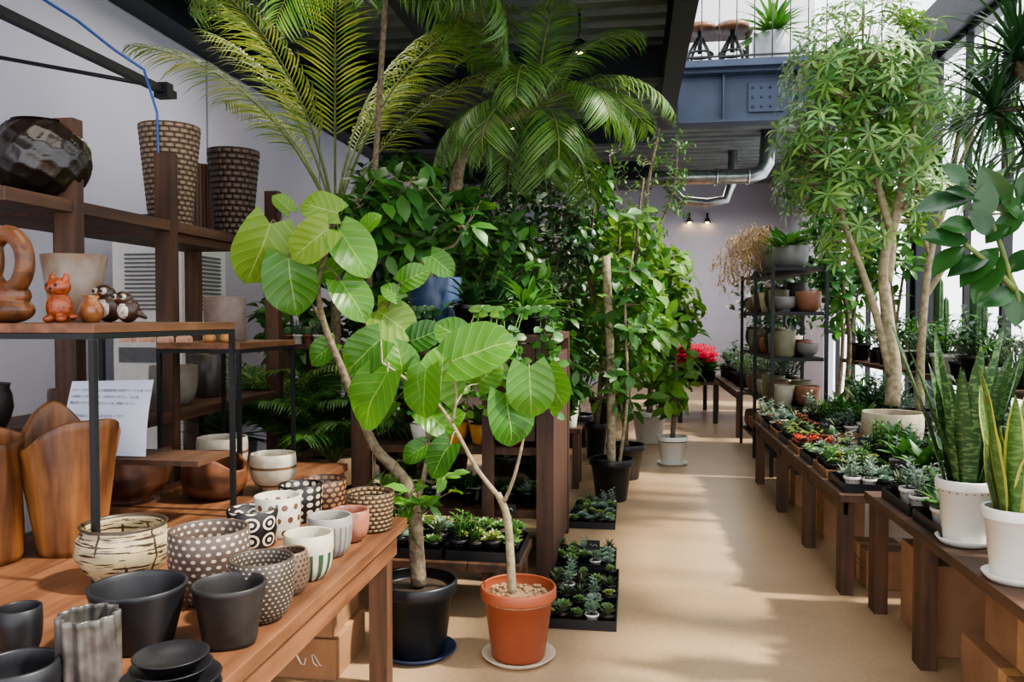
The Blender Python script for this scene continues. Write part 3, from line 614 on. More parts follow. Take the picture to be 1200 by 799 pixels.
# --- small plants prototypes ---
def rosette(m,c,R,n,mat_i=0,wr=.5,rings=4,pf='fat',el0=.1,el1=1.3):
    for k in range(rings):
        t=k/max(rings-1,1); nn=int(n*(1-.4*t)); el=el0+(el1-el0)*t; L=R*(1-.45*t)
        for i in range(nn):
            a=2*pi*(i+.5*k)/nn+.1*k; d=dirv(a,el); m.leaf(Vector(c)+d*.003,d,UPV if el<1.2 else dirv(a,0),L,L*wr,pf,.3,-.35,3,1,mat_i)
def npot(sq=.042,h=.07,kind='rim'): return potmb(kind,sq,h,(0,0,0),seg=14,t=.003)
def proto(lab,PM,LMt,fn,R=.042,H=.07,cat='potted plant',name='potted_succulent'):
    m=MB(); fn(m,R,H); r=thing(name,lab,cat,(0,0,0),[('pot',npot(R,H),PM),('soil',soil(R,H,(0,0,0),.86,'rim'),soilM),('plant',m,LMt)],link=False); return r
def f_ros(m,R,H): rosette(m,(0,0,H*.95),R*1.35,9)
def f_spk(m,R,H):
    for i in range(26): m.leaf((0,0,H*.9),dirv(i*2.4,U(.3,1.4)),UPV,R*U(1.2,2),R*.35,'lance',.4,.1,3)
def f_tuft(m,R,H):
    for i in range(9):
        a=U(0,6.3);r=R*.6*R_(); c=(r*cos(a),r*sin(a),H*.9+U(0,.03)); rosette(m,c,R*.55,6,rings=3,wr=.6)
def f_up(m,R,H):
    for i in range(5):
        a=i*1.25; b=Vector((R*.4*cos(a),R*.4*sin(a),H*.85)); h=U(.06,.13)
        m.tube([b,b+Vector((.01,0,h))],.003,.002,seg=4)
        for k in range(10): m.leaf(b+Vector((.003,0,h*(.2+.8*k/10))),dirv(k*2.4,.4),UPV,.035,.016,'ovate',.2,.3,2)
def f_cac(m,R,H):
    m.lathe([(.001,H*.8),(R*.6,H*.85),(R*.85,H*1.2),(R*.8,H*1.6),(R*.4,H*1.85),(.001,H*1.9)],32,0,(0,0,0),lambda a,z,r:1+.1*cos(10*a))
def f_broad(m,R,H):
    for i in range(12): m.leaf((0,0,H*.85),dirv(i*2.4,U(.5,1.35)),UPV,R*U(2,3.2),R*1.1,'lance',.25,.5,4)
def f_grass(m,R,H):
    for i in range(34): m.leaf((0,0,H*.85),dirv(i*2.4,U(.7,1.45)),UPV,U(.14,.24),.014,'strap',.3,.8,4)
def f_bush(m,R,H):
    for i in range(9):
        a=i*2.4; b=Vector((R*.3*cos(a),R*.3*sin(a),H*.85)); e=b+dirv(a,U(.9,1.4))*U(.12,.24); m.tube([b,e],.003,.002,seg=4)
        for k in range(8): m.leaf(b.lerp(e,.25+.75*k/7),dirv(k*2.4,U(0,.8)),UPV,.055,.028,'ovate',.2,.4,2)
def f_dense(m,R,H):
    for i in range(24):
        p=Vector((0,0,H+.06))+dirv(U(0,6.3),U(-.4,1.4))*U(.04,.085); m.tube([(0,0,H*.85),p],.002,seg=4,cap=False)
        for k in range(6): m.leaf(p,dirv(k*1.05,U(-.2,.8)),UPV,.03,.01,'lance',.2,.3,2)
pg=mat('terracotta_small','#8c5840','#784832',rough=.7)
p1=proto('small green rosette succulent in a black nursery pot',blkp,SG,f_ros)
p2=proto('small blue grey rosette succulent in a black nursery pot',blkp,SB,f_ros)
p3=proto('small spiky dark green succulent in a black nursery pot',blkp,SD,f_spk)
p4=proto('small clustered yellow green succulent in a black pot',blkp,SY,f_tuft)
p5=proto('small upright leafy green seedling in a black pot',blkp,LM,f_up,name='potted_seedling')
p6=proto('small ribbed round cactus in a terracotta pot',pg,CAC,f_cac,name='potted_cactus')
p7=proto('small clustered green succulent in a black pot',blkp,SG,f_tuft)
p8=proto('small red tipped succulent in a black nursery pot',blkp,SR,f_tuft)
p9=proto('small grey leaf upright plant in a white pot',whp,SB,f_up,name='potted_seedling')
p10=proto('broad striped leaf foliage plant in a white pot',whp,LM,f_broad,.05,.08,name='potted_foliage_plant')
p11=proto('orange red grafted cactus in a small pot',pg,ORG,f_tuft,name='potted_cactus')
q1=proto('grassy arching green plant in a black pot',blkp,LM,f_grass,.07,.11,name='potted_grass')
q2=proto('small leafy green shrub in a black pot',blkp,LD,f_bush,.07,.11,name='potted_shrub')
q3=proto('fine grey green bushy plant in a black pot',blkp,SB,f_dense,.065,.1,name='potted_shrub')
q4=proto('leafy green shrub in a white pot',whp,LM,f_bush,.065,.1,name='potted_shrub')
q5=proto('dense small leaved plant in a black pot',blkp,SD,f_dense,.065,.1,name='potted_shrub')
MED=[q1,q2,q3,q4,q5,q2,q5]
def tray(x0,x1,y0,y1,z,nx,ny,M=blkp,name='plant_tray',lab='black plastic lattice nursery tray holding small pots',grp='nursery trays'):
    m=MB(); h=.045; t=.006
    m.box((x0,y0,z),(x1,y0+t,z+h));m.box((x0,y1-t,z),(x1,y1,z+h));m.box((x0,y0+t,z),(x0+t,y1-t,z+h));m.box((x1-t,y0+t,z),(x1,y1-t,z+h))
    for i in range(1,nx): x=x0+(x1-x0)*i/nx; m.box((x-.002,y0+t,z),(x+.002,y1-t,z+h*.6))
    for j in range(1,ny): y=y0+(y1-y0)*j/ny; m.box((x0+t,y-.002,z),(x1-t,y+.002,z+h*.6))
    m.box((x0+t,y0+t,z),(x1-t,y1-t,z+.002))
    solid(name,lab,'tray',((x0+x1)/2,(y0+y1)/2,z),m,M,group=grp)
def fill(x0,x1,y0,y1,z,nx,ny,prs,grp,skip=0,sc=(.85,1.1)):
    for j in range(ny):
        for i in range(nx):
            if R_()<skip: continue
            x=x0+(x1-x0)*(i+.5)/nx; y=y0+(y1-y0)*(j+.5)/ny
            dup(random.choice(prs),(x,y,z),U(0,6),U(*sc),grp)
G1='small succulents in the floor trays'
for (x0,x1,y0,y1) in ((-.42,-.06,3.6,3.96),(-.42,-.06,4.01,4.37),(-.44,-.08,4.42,4.78),(-.42,-.1,5.35,5.65),(-.4,-.1,5.7,6.0)):
    tray(x0,x1,y0,y1,.001,5,4); fill(x0+.01,x1-.01,y0+.01,y1-.01,.004,5,4,[p1,p2,p3,p4,p7,p9,p2],G1,.25,(.75,.85))
def bench(name,lab,x0,x1,y0,y1,z,M=woodX,legs=None,th=.04,lw=.09,rail=True,front=None):
    t=MB(); n=max(1,round((x1-x0)/.22)); w=(x1-x0)/n
    for i in range(n): t.box((x0+i*w,y0,z-th),(x0+(i+1)*w-.003,y1,z))
    P=[('top',t,woodB,None,.003)]
    for y in (legs or (y0+.03,y1-lw-.03)):
        for x in (x0+.02,x1-.02-lw*.6): l=MB(); l.box((x,y,0),(x+lw*.6,y+lw,z-th)); P.append(('leg',l,M))
    if rail: r=MB(); r.box((x0+.03,y0+.05,z-th-.07),(x0+.05,y1-.05,z-th)); P.append(('rail',r,M))
    return thing(name,lab,'bench',((x0+x1)/2,(y0+y1)/2,0),P)
bench('plant_bench','low brown wooden bench covered in succulents',-1.25,-.5,3.66,4.12,.26,rail=False)
for (a,b_) in ((-1.24,-.88),(-.86,-.51)):
    tray(a,b_,3.69,4.08,.262,4,4); fill(a+.01,b_-.01,3.7,4.07,.266,4,4,[p1,p2,p3,p7,p5,p4],'succulents on the low bench',.05,(.9,1.3))
P=[];sx0,sx1,sy0,sy1=-1.5,-.4,4.2,5.3
for x in (sx0,sx1-.09):
    for y in (sy0,sy1-.09): l=MB(); l.box((x,y,0),(x+.09,y+.09,1.27)); P.append(('post',l,woodD))
l=MB(); l.box((-.78,sy0,0),(-.72,sy0+.05,1.27)); P.append(('post',l,woodD))
for z in (1.31,.7,.36): b_=MB(); b_.box((sx0-.0,sy0+.0,z-.04) if z>1 else (sx0+.01,sy0+.091,z-.04),(sx1,sy1,z) if z>1 else (sx1-.01,sy1-.091,z)); P.append(('shelf_board',b_,woodB,None,.003))
b_=MB(); b_.box((-.71,sy0+.02,.75),(-.5,sy0+.04,1.26)); P.append(('panel',b_,woodD))
b_=MB(); b_.box((sx1-.03,sy0+.1,.05),(sx1-.005,sy1-.1,1.2)); P.append(('panel',b_,woodD))
thing('plant_stand','dark brown wooden plant stand with three shelves','shelf',(-.95,4.75,0),P)
fill(-1.4,-.5,4.32,4.75,.36,8,3,[p1,p2,p4,p7,p5,p10],'succulents on the stand shelf',.1,(.9,1.3))
for x,y,R,H,PM,lab,LMt,n in ((-.98,4.42,.085,.12,mat('yellow_glaze','#d69a30','#c4842a',rough=.3),'leafy plant in a mustard yellow pot',LM,14),(-.82,4.42,.075,.11,mat('yellow_glaze','#d69a30'),'green plant in a mustard yellow pot',LB,14),(-.64,4.42,.07,.12,mat('red_glaze','#b03628','#952a20',rough=.3),'leafy plant in a red pot',LM,12),(-1.17,4.45,.07,.1,whp,'green plant in a white pot',LM,12)):
    fo=MB()
    for i in range(n*2): fo.leaf((x,y,.7+H*.85),dirv(i*2.4,U(.5,1.3)),UPV,U(.1,.2),.04,'ovate',.2,.6,4)
    potted('potted_foliage_plant',lab,'potted plant',(x,y,.7),R,H,'taper',PM,None,fo,None,LMt)
c=Vector((-.7,4.66,.7)); fo=MB();fl=MB()
for i in range(16): fo.leaf(c+Vector((0,0,.08)),dirv(i*2.4,U(.3,1.3)),UPV,.17,.03,'strap',.2,.7,4)
for i in range(5):
    e=c+Vector((U(-.06,.06),U(-.06,.06),U(.3,.42))); fo.tube([c+Vector((0,0,.08)),e],.003,seg=4); rosette(fl,e,.035,8,rings=2)
potted('potted_flower','pink flowering plant in a black pot','potted plant',c,.06,.09,'rim',blkp,None,fo,None,LM,extra=[('flower',fl,PK)])
bl=mat('navy_blue_glaze','#34496a','#22344e',rough=.3,scale=8)
c=Vector((-1.14,4.62,1.31)); br=MB();fo=MB()
tr=smooth([c+Vector((0,0,.25)),c+Vector((-.06,0,.42)),c+Vector((-.12,-.02,.6)),c+Vector((-.16,-.05,.8)),c+Vector((-.1,-.05,.9))],4); br.tube(tr,.024,.01,seg=9)
t2=smooth([tr[6],c+Vector((-.3,-.1,.62)),c+Vector((-.42,-.15,.75))],4); br.tube(t2,.012,.006)
t3=smooth([tr[5],c+Vector((.12,-.05,.5)),c+Vector((.2,-.1,.6))],4); br.tube(t3,.011,.006); S=tr+t2+t3
canopy(fo,br,S,c+Vector((-.12,-.08,.68)),(.45,.32,.28),80,'alt',.15,.075,'ovate',4,.7)
potted('potted_ficus','leafy ficus with a bent trunk in a navy blue pot','potted plant',c,.165,.32,'taper',bl,None,fo,br,LM,barkG)
c=Vector((-.9,4.45,1.31)); fo=MB()
for i in range(26): fo.leaf(c+Vector((0,0,.15)),dirv(i*2.4,U(.1,1.3)),UPV,U(.15,.26),.06,'ovate',.2,1,4)
potted('potted_foliage_plant','arching leafy plant in a small black pot','potted plant',c,.09,.16,'rim',blkp,None,fo,None,LD)
for x,y,n,L,LMt in ((-.58,4.5,34,.3,LM),(-.62,5.0,40,.4,LM),(-1.38,4.4,30,.26,LM),(-.88,5.1,40,.45,LD)):
    c=Vector((x,y,1.31)); fo=MB()
    for i in range(n): fo.leaf(c+Vector((0,0,.1)),dirv(i*2.4,U(.1,1.4)),UPV,L*U(.6,1.1),.05,'lance',.2,1.1,5)
    potted('potted_foliage_plant','arching green foliage plant in a black pot','potted plant',c,.08,.12,'rim',blkp,None,fo,None,LMt,group='arching plants on the stand')
for x,y,LMt,nv in ((-.5,4.29,LM,9),(-.74,4.29,LB,7),(-1.12,4.28,LD,8)):
    c=Vector((x,y,1.31)); fo=MB()
    for i in range(nv):
        th=-pi/2+U(-1.2,1.2); p=c+Vector((0,0,.09)); l=U(.2,.5); vs_=[p,p+dirv(th,.5)*.09]
        e=Vector((p.x+cos(th)*.12,4.16-U(0,.05),1.3)); vs_+=[e,e+Vector((U(-.03,.03),-.01,-l*.5)),e+Vector((U(-.05,.05),-.01,-l))]
        s=smooth(vs_,4); fo.tube(s,.003,seg=4)
        for k,pp in enumerate(s): fo.leaf(pp,dirv(k*2.4,U(-.5,.3)),Vector((0,-1,.5)),.055,.045,'heart',.2,.5,3,back=.1)
    potted('trailing_plant','trailing vine spilling over the wooden stand','potted plant',c,.06,.1,'rim',blkp,None,fo,None,LMt,group='trailing plants on the stand')
# ---- palms ----
def frond(fo,rc,base,th,el,L,arc,nl=34,ll=.42,w=.028,zmax=3.88,drp=1.0,vs=.5,t0=.2):
    p=Vector(base); pts=[p.copy()];dirs=[];a=el;seg=22
    for i in range(seg):
        d=dirv(th,a); dirs.append(d); p=p+d*(L/seg); a-=arc/seg*(.4+1.2*i/seg)
        if p.z>zmax: p.z=zmax; a=min(a,0)
        pts.append(p.copy())
    dirs.append(dirs[-1]); rc.tube(pts,.011,.003,seg=5,cap=False)
    sd=Vector((-sin(th),cos(th),0))
    for k in range(nl):
        t=t0+(1-t0)*(k+.5)/nl; x=t*seg; i=min(int(x),seg-1); b=pts[i].lerp(pts[i+1],x-i); d=dirs[i]
        l=ll*(sin(pi*min(1,max(.02,(t-t0+.08))/(1.08-t0)))**.55*.8+.2)
        for s in (-1,1):
            v=(sd*s*1.0+d*.55*(1+t*.9)+Vector((0,0,U(.0,.25)*vs)))
            n=(d.cross(sd*s)*s).normalized(); n=UPV if abs(n.z)<.2 else (n if n.z>0 else -n)
            fo.leaf(b,v,n,l*U(.9,1.1),w,'lance',.2,drp*U(.7,1.3),4,1,0,zmax=zmax)
def palm(name,lab,c,R,H,PK_,PM,trunk,crown,fr,LMt,tr=.05,**kw):
    fo=MB();rc=MB();br=MB(); br.tube(smooth(trunk,5),tr,tr*.75,seg=12)
    for (th,el,L,arc) in fr: frond(fo,rc,crown,th,el,L,arc,**kw)
    potted(name,lab,'potted palm',c,R,H,PK_,PM,None,fo,br,LMt,bark,extra=[('frond_stem',rc,stemG)])
random.seed(21)
c=Vector((D(393,560,5.7).x,5.7,0)); cr=D(393,262,5.6)
fr=[(a,e,L,ar) for a,e,L,ar in ((3.0,1.3,1.9,1.0),(3.4,1.42,2.0,1.1),(.2,1.3,2.1,1.3),(-.4,1.2,2.1,1.4),(-1.2,1.35,1.9,1.4),(-1.9,1.3,1.8,1.2),(1.2,1.3,1.8,1.2),(-.1,1.05,1.8,1.2),(2.7,1.1,1.7,1.1),(-2.5,1.15,1.8,1.3),(.6,1.45,2.0,1.2))]
palm('potted_palm','tall kentia palm with arching fronds in a beige planter',c,.28,.4,'cup',mat('sand_planter','#a58b69','#877056',rough=.6),[c+Vector((0,0,.35)),c+Vector((.01,0,1.0)),(cr.x,cr.y,cr.z)],cr,fr,LPY,tr=.042,ll=.4,w=.016,t0=.32,nl=38,drp=1.3,zmax=3.8)
cr=D(628,128,5.5); c=Vector((-1.72,5.95,0))
tk=[c+Vector((0,0,.3)),D(500,400,5.8),D(528,260,5.6),D(542,182,5.5),D(578,146,5.45),cr]
fr=[(i*2*pi/14+.2,U(-.1,.7),U(.75,1.1),U(1.4,2.2)) for i in range(14)]+[(i*2*pi/5,1.1,.9,1.4) for i in range(5)]
palm('potted_palm','palm with a bent trunk and feathery drooping fronds',c,.2,.35,'rim',blkp,tk,cr,fr,LP,tr=.05,ll=.34,w=.011,nl=44,drp=1.3,zmax=3.8)
c=Vector((-1.68,5.0,0)); cr=Vector((-1.45,4.7,3.3))
fr=[(-.3,.8,1.1,2.2),(-.9,.6,1.15,2.6),(.1,.5,1.0,2.6),(-1.4,.6,1.1,2.8),(3.4,.6,1.3,2.0),(2.6,.8,1.3,2.0),(1.3,.8,1.2,2)]
palm('potted_palm','slender palm with long drooping fronds near the ceiling',c,.17,.3,'rim',blkp,[c+Vector((0,0,.25)),c+Vector((.02,0,1.6)),cr],cr,fr,LP,tr=.022,ll=.42,w=.015,nl=42,drp=1.6,zmax=3.8)
for (px,py,d,s,LMt,lab) in ((345,480,5.0,.75,LM,'bushy parlour palm in a black pot'),(330,430,5.35,1.0,LP,'feathery areca palm in a black pot'),(390,430,4.75,.75,LM,'full leaf parlour palm in a black pot')):
    p=D(px,py,d); c=Vector((p.x,d,0)); cr=Vector((p.x,d,.5))
    fr=[(i*2.4,U(.8,1.4),s*U(.7,1.05),U(.9,1.5)) for i in range(15)]
    palm('potted_palm',lab,c,.16,.3,'rim',blkp,[c+Vector((0,0,.25)),cr],cr,fr,LMt,tr=.02,ll=.26,w=.02,nl=24)
c=Vector((D(270,500,4.95).x,4.95,0)); fo=MB()
for i in range(46): fo.leaf(c+Vector((0,0,.62)),dirv(i*2.4,U(-.1,1.45)),UPV,U(.35,.5),.045,'strap',.35,.35,4)
potted('potted_yucca','spiky dark green yucca in a tall grey planter','potted plant',c,.17,.6,'taper',mat('grey_planter','#7d7f80'),None,fo,None,LM)
bench('side_table','narrow pale wooden side table with tiny cactus pots',-2.62,-2.2,5.75,6.35,1.2,rail=False)
for i in range(5):
    for j in range(2): dup(p9 if (i+j)%2 else p6,(-2.57+i*.08,5.82+j*.15,1.2),i,1.0,'tiny pots on the side table')
def tree(name,lab,c,R,H,kind,PM,trunks,can,LMt,bmat=bark,group=None,sauc=None):
    br=MB();fo=MB();S=[]
    for pts,r0,r1 in trunks:
        s=smooth(pts,4); br.tube(s,r0,r1,seg=9); S+=s[len(s)//3:]
    for k in can: canopy(fo,br,S,*k[0],**k[1])
    return potted(name,lab,'potted plant',c,R,H,kind,PM,None,fo,br,LMt,bmat,group=group,sauc=sauc)
random.seed(33)
c=Vector((G(716,588).x,6.25,0)); zt=D(712,300,6.25).z
T=[c+Vector((0,0,.2)),c+Vector((-.01,0,1)),Vector((D(710,300,6.25).x,6.25,zt))]
tree('potted_tree','straight pale trunk tree with leafy shoots in a black pot',c,.17,.32,'rim',blkp,[(T,.035,.033),([c+Vector((.05,.05,.2)),c+Vector((.12,.05,.8)),c+Vector((.1,.05,1.5)),c+Vector((.16,0,1.9))],.015,.008)],
 [((c+Vector((.14,.05,1.25)),(.22,.25,.65),50,'alt',.14,.07),dict(nl=4,droop=.7)),((c+Vector((-.15,.1,1.0)),(.2,.2,.5),20,'alt',.14,.07),dict(nl=3))],LM,barkG)
c=Vector((G(788,545).x,7.85,0))
tree('potted_ficus','bushy ficus tree in a white pot beside the aisle',c,.15,.27,'rim',whp,[([c+Vector((0,0,.2)),c+Vector((.03,0,.9)),c+Vector((-.03,0,1.5)),c+Vector((0,0,2.0))],.025,.01),([c+Vector((0,0,.7)),c+Vector((-.15,0,1.2)),c+Vector((-.2,0,1.7))],.014,.008)],
 [((c+Vector((-.03,-.05,1.25)),(.32,.35,.85),110,'alt',.17,.085),dict(nl=4,droop=.7))],LB,bark,sauc=whp)
c=Vector((-.05,7.1,0))
tree('potted_ficus','slender leafy ficus with twin trunks in a black pot',c,.17,.3,'rim',blkp,[([c+Vector((0,0,.2)),c+Vector((.05,0,1.2)),c+Vector((.1,0,2.2)),c+Vector((.15,0,2.6))],.02,.008),([c+Vector((.03,0,.2)),c+Vector((-.1,0,1.2)),c+Vector((-.05,0,2.1))],.018,.008)],
 [((c+Vector((.05,0,1.55)),(.4,.35,.8),110,'alt',.16,.08),dict(nl=4))],LB,bark)
c=Vector((.2,9.2,0))
tree('potted_tree','tall thin branched tree with sparse small leaves',c,.2,.35,'rim',whp,[([c+Vector((0,0,.3)),c+Vector((.05,0,1.6)),c+Vector((-.05,0,2.6)),c+Vector((.1,0,3.5))],.035,.01),([c+Vector((0,0,2)),c+Vector((-.3,0,2.6)),c+Vector((-.45,0,3.2))],.015,.006),([c+Vector((0,0,2.2)),c+Vector((.25,0,2.8)),c+Vector((.3,0,3.4))],.015,.006)],
 [((c+Vector((0,0,2.9)),(.6,.4,.7),90,'alt',.07,.025),dict(nl=5)),((c+Vector((.0,0,1.6)),(.45,.4,.7),50,'alt',.2,.09),dict(nl=4))],LM,bark)
for i,(x,y,z,rx,rz,n,L,LMt,lab,h) in enumerate([
  (-.95,7.4,2.25,.75,.7,220,.1,LD,'dense dark fine leaved tree in a black pot',2.6),
  (-.6,8.8,1.7,.6,1.0,150,.16,LM,'bushy green ficus tree in a black pot',2.4),
  (-1.3,9.8,2.4,.9,.8,150,.15,LD,'wide dark green tree in a black pot',3.0),
  (-2.3,8.0,2.0,.8,1.1,170,.18,LM,'broad leafy tree near the painted wall',2.8),
  (-1.9,6.9,1.3,.6,.8,130,.17,LM,'dark leafy shrub in a black pot',1.9),
  (-.35,10.6,1.7,.6,1.1,150,.16,LM,'bright green leafy shrub in a black pot',2.2),
  (-.2,12.2,1.8,.55,1.2,130,.18,LM,'leafy green tree in a black pot',2.4),
  (-3.0,7.0,1.3,.4,.9,70,.2,LM,'leafy green plant beside the wall',2.0),
  (-1.5,6.5,2.1,.5,.6,120,.13,LD,'leafy weeping tree in a black pot',2.5),
  (-.62,5.9,.95,.28,.45,60,.13,LM,'low leafy shrub in a black pot',1.1),
  (-2.3,6.75,2.1,.4,.6,80,.15,LD,'dark leafy tree beside the kentia palm',2.5),
  (-.95,6.05,1.7,.35,.5,90,.14,LM,'leafy green tree behind the wooden stand',2.1),
  (-.35,8.1,2.3,.35,.6,90,.13,LM,'tall slim leafy tree in a black pot',2.7)]):
    c=Vector((x,y,0)); T=[c+Vector((0,0,.25)),c+Vector((.06,0,h*.4)),c+Vector((-.06,0,h*.7)),c+Vector((0,0,h))]
    tree('potted_tree',lab,c,.2 if i<9 else .12,.35,'rim',blkp,[(T,.03,.01),([T[1],c+Vector((rx*.5,0,z))],.014,.007),([T[1],c+Vector((-rx*.5,-.1,z))],.014,.007)],[((c+Vector((0,0,z)),(rx,rx*.8,rz),n,'alt',L,L*.48),dict(nl=5,droop=.7,shell=.5))],LMt,bark)
bench('plant_bench','dark brown wooden plant bench with mixed pots',-1.05,-.4,6.55,7.0,.5,rail=True)
for x,y,R,H,PM,L,LMt,lab in ((-.5,6.65,.08,.22,whp,.2,LD,'dark leaf plant in a tall white pot'),(-.75,6.7,.09,.15,blkp,.2,LM,'green leaf plant in a black pot'),(-.95,6.8,.09,.14,whp,.22,LB,'bright green plant in a white pot')):
    fo=MB()
    for i in range(24): fo.leaf((x,y,.5+H*.85),dirv(i*2.4,U(.2,1.3)),UPV,L*U(.7,1.1),.06,'ovate',.2,.8,4)
    potted('potted_foliage_plant',lab,'potted plant',(x,y,.5),R,H,'taper',PM,None,fo,None,LMt)
# ---------------- right side ----------------
random.seed(55)
bench('plant_bench','brown wooden plant bench stacked with boxes beneath',1.12,2.25,1.5,4.12,.56,legs=(1.6,2.42,3.38,4.0),lw=.1,rail=False)
bench('plant_bench','long brown wooden bench filled with succulent trays',1.03,2.15,4.2,7.15,.52,legs=(4.25,5.1,6.0,7.0),lw=.1)
bench('plant_bench','dark wooden bench under the window with cactus pots',2.3,2.82,3.8,9.4,.95,legs=(3.9,6.5,9.2),rail=False)
bench('plant_bench','dark wooden bench further down the aisle',1.2,2.0,9.6,12.4,.55,legs=(9.7,12.2))
for x0,x1,y0,y1,z0,z1 in ((1.25,1.62,2.58,3.28,0,.2),(1.3,1.6,2.62,3.2,.202,.42),(1.3,1.65,1.75,2.35,0,.34),(1.24,1.5,3.52,3.95,0,.38),(1.2,1.42,4.36,4.65,0,.2),(1.2,1.45,5.3,5.75,0,.3),(1.2,1.45,6.2,6.6,0,.24)):
    cbox('cardboard_box','brown cardboard box stored under the plant bench',x0,x1,y0,y1,z0,z1,grp='boxes under the benches')
def sans(c,R,H,n,hmin,hmax,LMt,lab,W=.06):
    fo=MB()
    for i in range(n):
        a=i*2.4; r=R*.6*math.sqrt((i+.5)/n); b=c+Vector((r*cos(a),r*sin(a),H*.82)); fo.leaf(b,dirv(a,U(1.2,1.5)),dirv(a,0)*-1+Vector((0,-.4,0)),U(hmin,hmax),W*U(.8,1.1),'sword',.35,U(-.12,.15),10,2,0,wav=.05)
    potted('potted_snake_plant',lab,'potted plant',c,R,H,'rim',whp,None,fo,None,LMt,sauc=whp)
c,R,H=fit(1098,1161,556,642,.56,'rim'); c.x=max(c.x,1.14+R*.7); sans(c,R,H,18,.38,.68,LS,'tall banded snake plant in a white pot',.07)
c,R,H=fit(1153,1222,588,687,.56,'rim'); c.x=max(c.x,1.14+R*.7); sans(c,R,H,15,.25,.5,LSY,'yellow edged snake plant in a white pot',.065)
c=Vector((1.62,2.95,.56)); sans(c,.1,.2,14,.4,.6,LSY,'yellow edged snake plant in a white pot')
c=Vector((1.47,2.68,.56)); sans(c,.1,.24,14,.4,.62,LS,'dense banded snake plant in a white pot')
tray(1.16,1.62,3.22,3.56,.561,4,3); fill(1.17,1.61,3.23,3.55,.565,4,3,[p10,p10,p5],'foliage plants in white pots',.1,(.95,1.2))
tray(1.16,1.62,3.6,3.98,.561,4,3); fill(1.17,1.61,3.61,3.97,.565,4,3,[p5,p3,p9,p10],'foliage plants in the bench tray',.1,(1,1.25))
fill(1.66,2.22,3.2,4.08,.56,3,5,MED,'bushy plants at the rear of the bench',.05,(1.1,1.7))
wt=wood('pale_tray_wood','#94704a','#6c4c32',1)
sets=[[p9,p2,p3],[p4,p7,p5],[p9,p2,p1],[p11,p8,p4],[p7,p4,p6],[p8,p4,p7],[p2,p9,p8]]
k=0;y=4.24
while y<6.9:
    for x0 in (1.06,1.42):
        if x0>1.3 and 5.2<y<5.9: continue
        tray(x0,x0+.34,y,y+.34,.521,4,4,M=(wt if k%2 else blkp),lab='wooden tray of small succulents' if k%2 else 'black plastic lattice nursery tray holding small pots',grp='bench trays')
        fill(x0+.01,x0+.33,y+.01,y+.33,.525,4 if x0<1.3 else 3,4 if x0<1.3 else 3,[p2,p9,p5,p3,p10,p7] if x0>1.3 else sets[k%7],'small succulents on the long bench',.08,(.8,1.05) if x0<1.3 else (1.1,1.5))
    k+=1;y+=.38
fill(1.78,2.13,4.25,5.3,.52,2,6,MED,'bushy plants at the rear of the long bench',.05,(1.2,1.7))
fill(1.78,2.13,6.25,7.1,.52,2,5,MED,'bushy plants at the rear of the long bench',.05,(1.2,1.8))
fill(2.3,2.72,3.9,9.2,.95,2,18,MED,'plants on the window bench',.2,(1.1,1.7))
fill(1.25,1.95,9.7,12.2,.55,3,9,MED,'plants on the far bench',.1,(1.3,1.9))
for x,y,z in ((1.3,4.19,.6),(1.35,4.98,.6),(1.3,5.74,.6),(1.5,6.5,.6),(1.25,3.58,.62),(-.62,4.1,.34),(-1.05,4.1,.34),(-.2,4.39,.09)):
    m=MB(); m.box((x-.035,y-.002,z+.05),(x+.035,y+.002,z+.1)); s=MB(); s.tube([(x,y+.004,z-.07),(x,y+.004,z+.08)],.002,seg=4); w=MB()
    w.tube([(x-.02+i*.008,y-.003,z+.075+.008*sin(i*2.2)) for i in range(6)],.001,seg=3)
    thing('price_tag','small black chalkboard price tag on a stick','price tag',(x,y,z-.07),[('board',m,blk),('stake',s,blk),('chalk_writing',w,mat('chalk','#e8e8e8'))],group='chalkboard tags')
d=5.6
T1=pathpx([(1046,475),(1048,430),(1040,370),(1036,310),(1050,255),(1062,190),(1075,120)],d);T2=pathpx([(1044,440),(1030,380),(1015,330),(1000,290),(985,245),(975,190)],d);T3=pathpx([(1040,330),(1045,280),(1030,220),(1015,150),(1010,90)],d);T4=pathpx([(1048,260),(1080,210),(1100,160)],d)
cc=Vector((T1[0].x,5.6,.52))
spec=lambda px,py,rx,ry,n:((D(px,py,d),(rx*d/F,.4,ry*d/F),n,'whorl',.12,.025,'obov'),dict(nl=8,droop=.9,zmax=5.5,shell=.3,twmax=.7))
tree('potted_tree','large umbrella tree with pale forked trunks and glossy leaf whorls',cc,.19,.26,'cup',mat('cream_planter','#bfb49c','#a5997e',rough=.5),[(T1,.05,.02),(T2,.03,.012),(T3,.032,.012),(T4,.02,.01)],
 [spec(1015,60,75,70,120),spec(970,100,50,65,85),spec(952,210,40,42,65),spec(1070,120,45,70,75),spec(1010,180,60,45,45),spec(995,280,35,30,14),spec(1075,230,30,30,24),spec(940,150,30,50,35)],LBR,barkG)
d=5.95; c=Vector((1.98,5.95,.52))
T1=[c+Vector((0,0,.2))]+pathpx([(1080,400),(1090,300),(1110,230),(1125,150)],d);T2=pathpx([(1083,350),(1120,290),(1150,220)],d)
br=MB();fo=MB(); br.tube(smooth(T1,4),.03,.018,seg=9); br.tube(smooth(T2,4),.02,.013,seg=8)
T5=smooth(pathpx([(1090,300),(1075,240),(1095,200)],d),4); br.tube(T5,.018,.011)
for q_ in (T1[-1],T2[-1],T5[-1],D(1180,150,d),D(1155,90,d)):
    for i in range(85): fo.leaf(q_+Vector((0,0,.0)),dirv(i*2.4,U(-.6,1.4)),UPV,U(.25,.42),.026,'strap',.2,1.0,4)
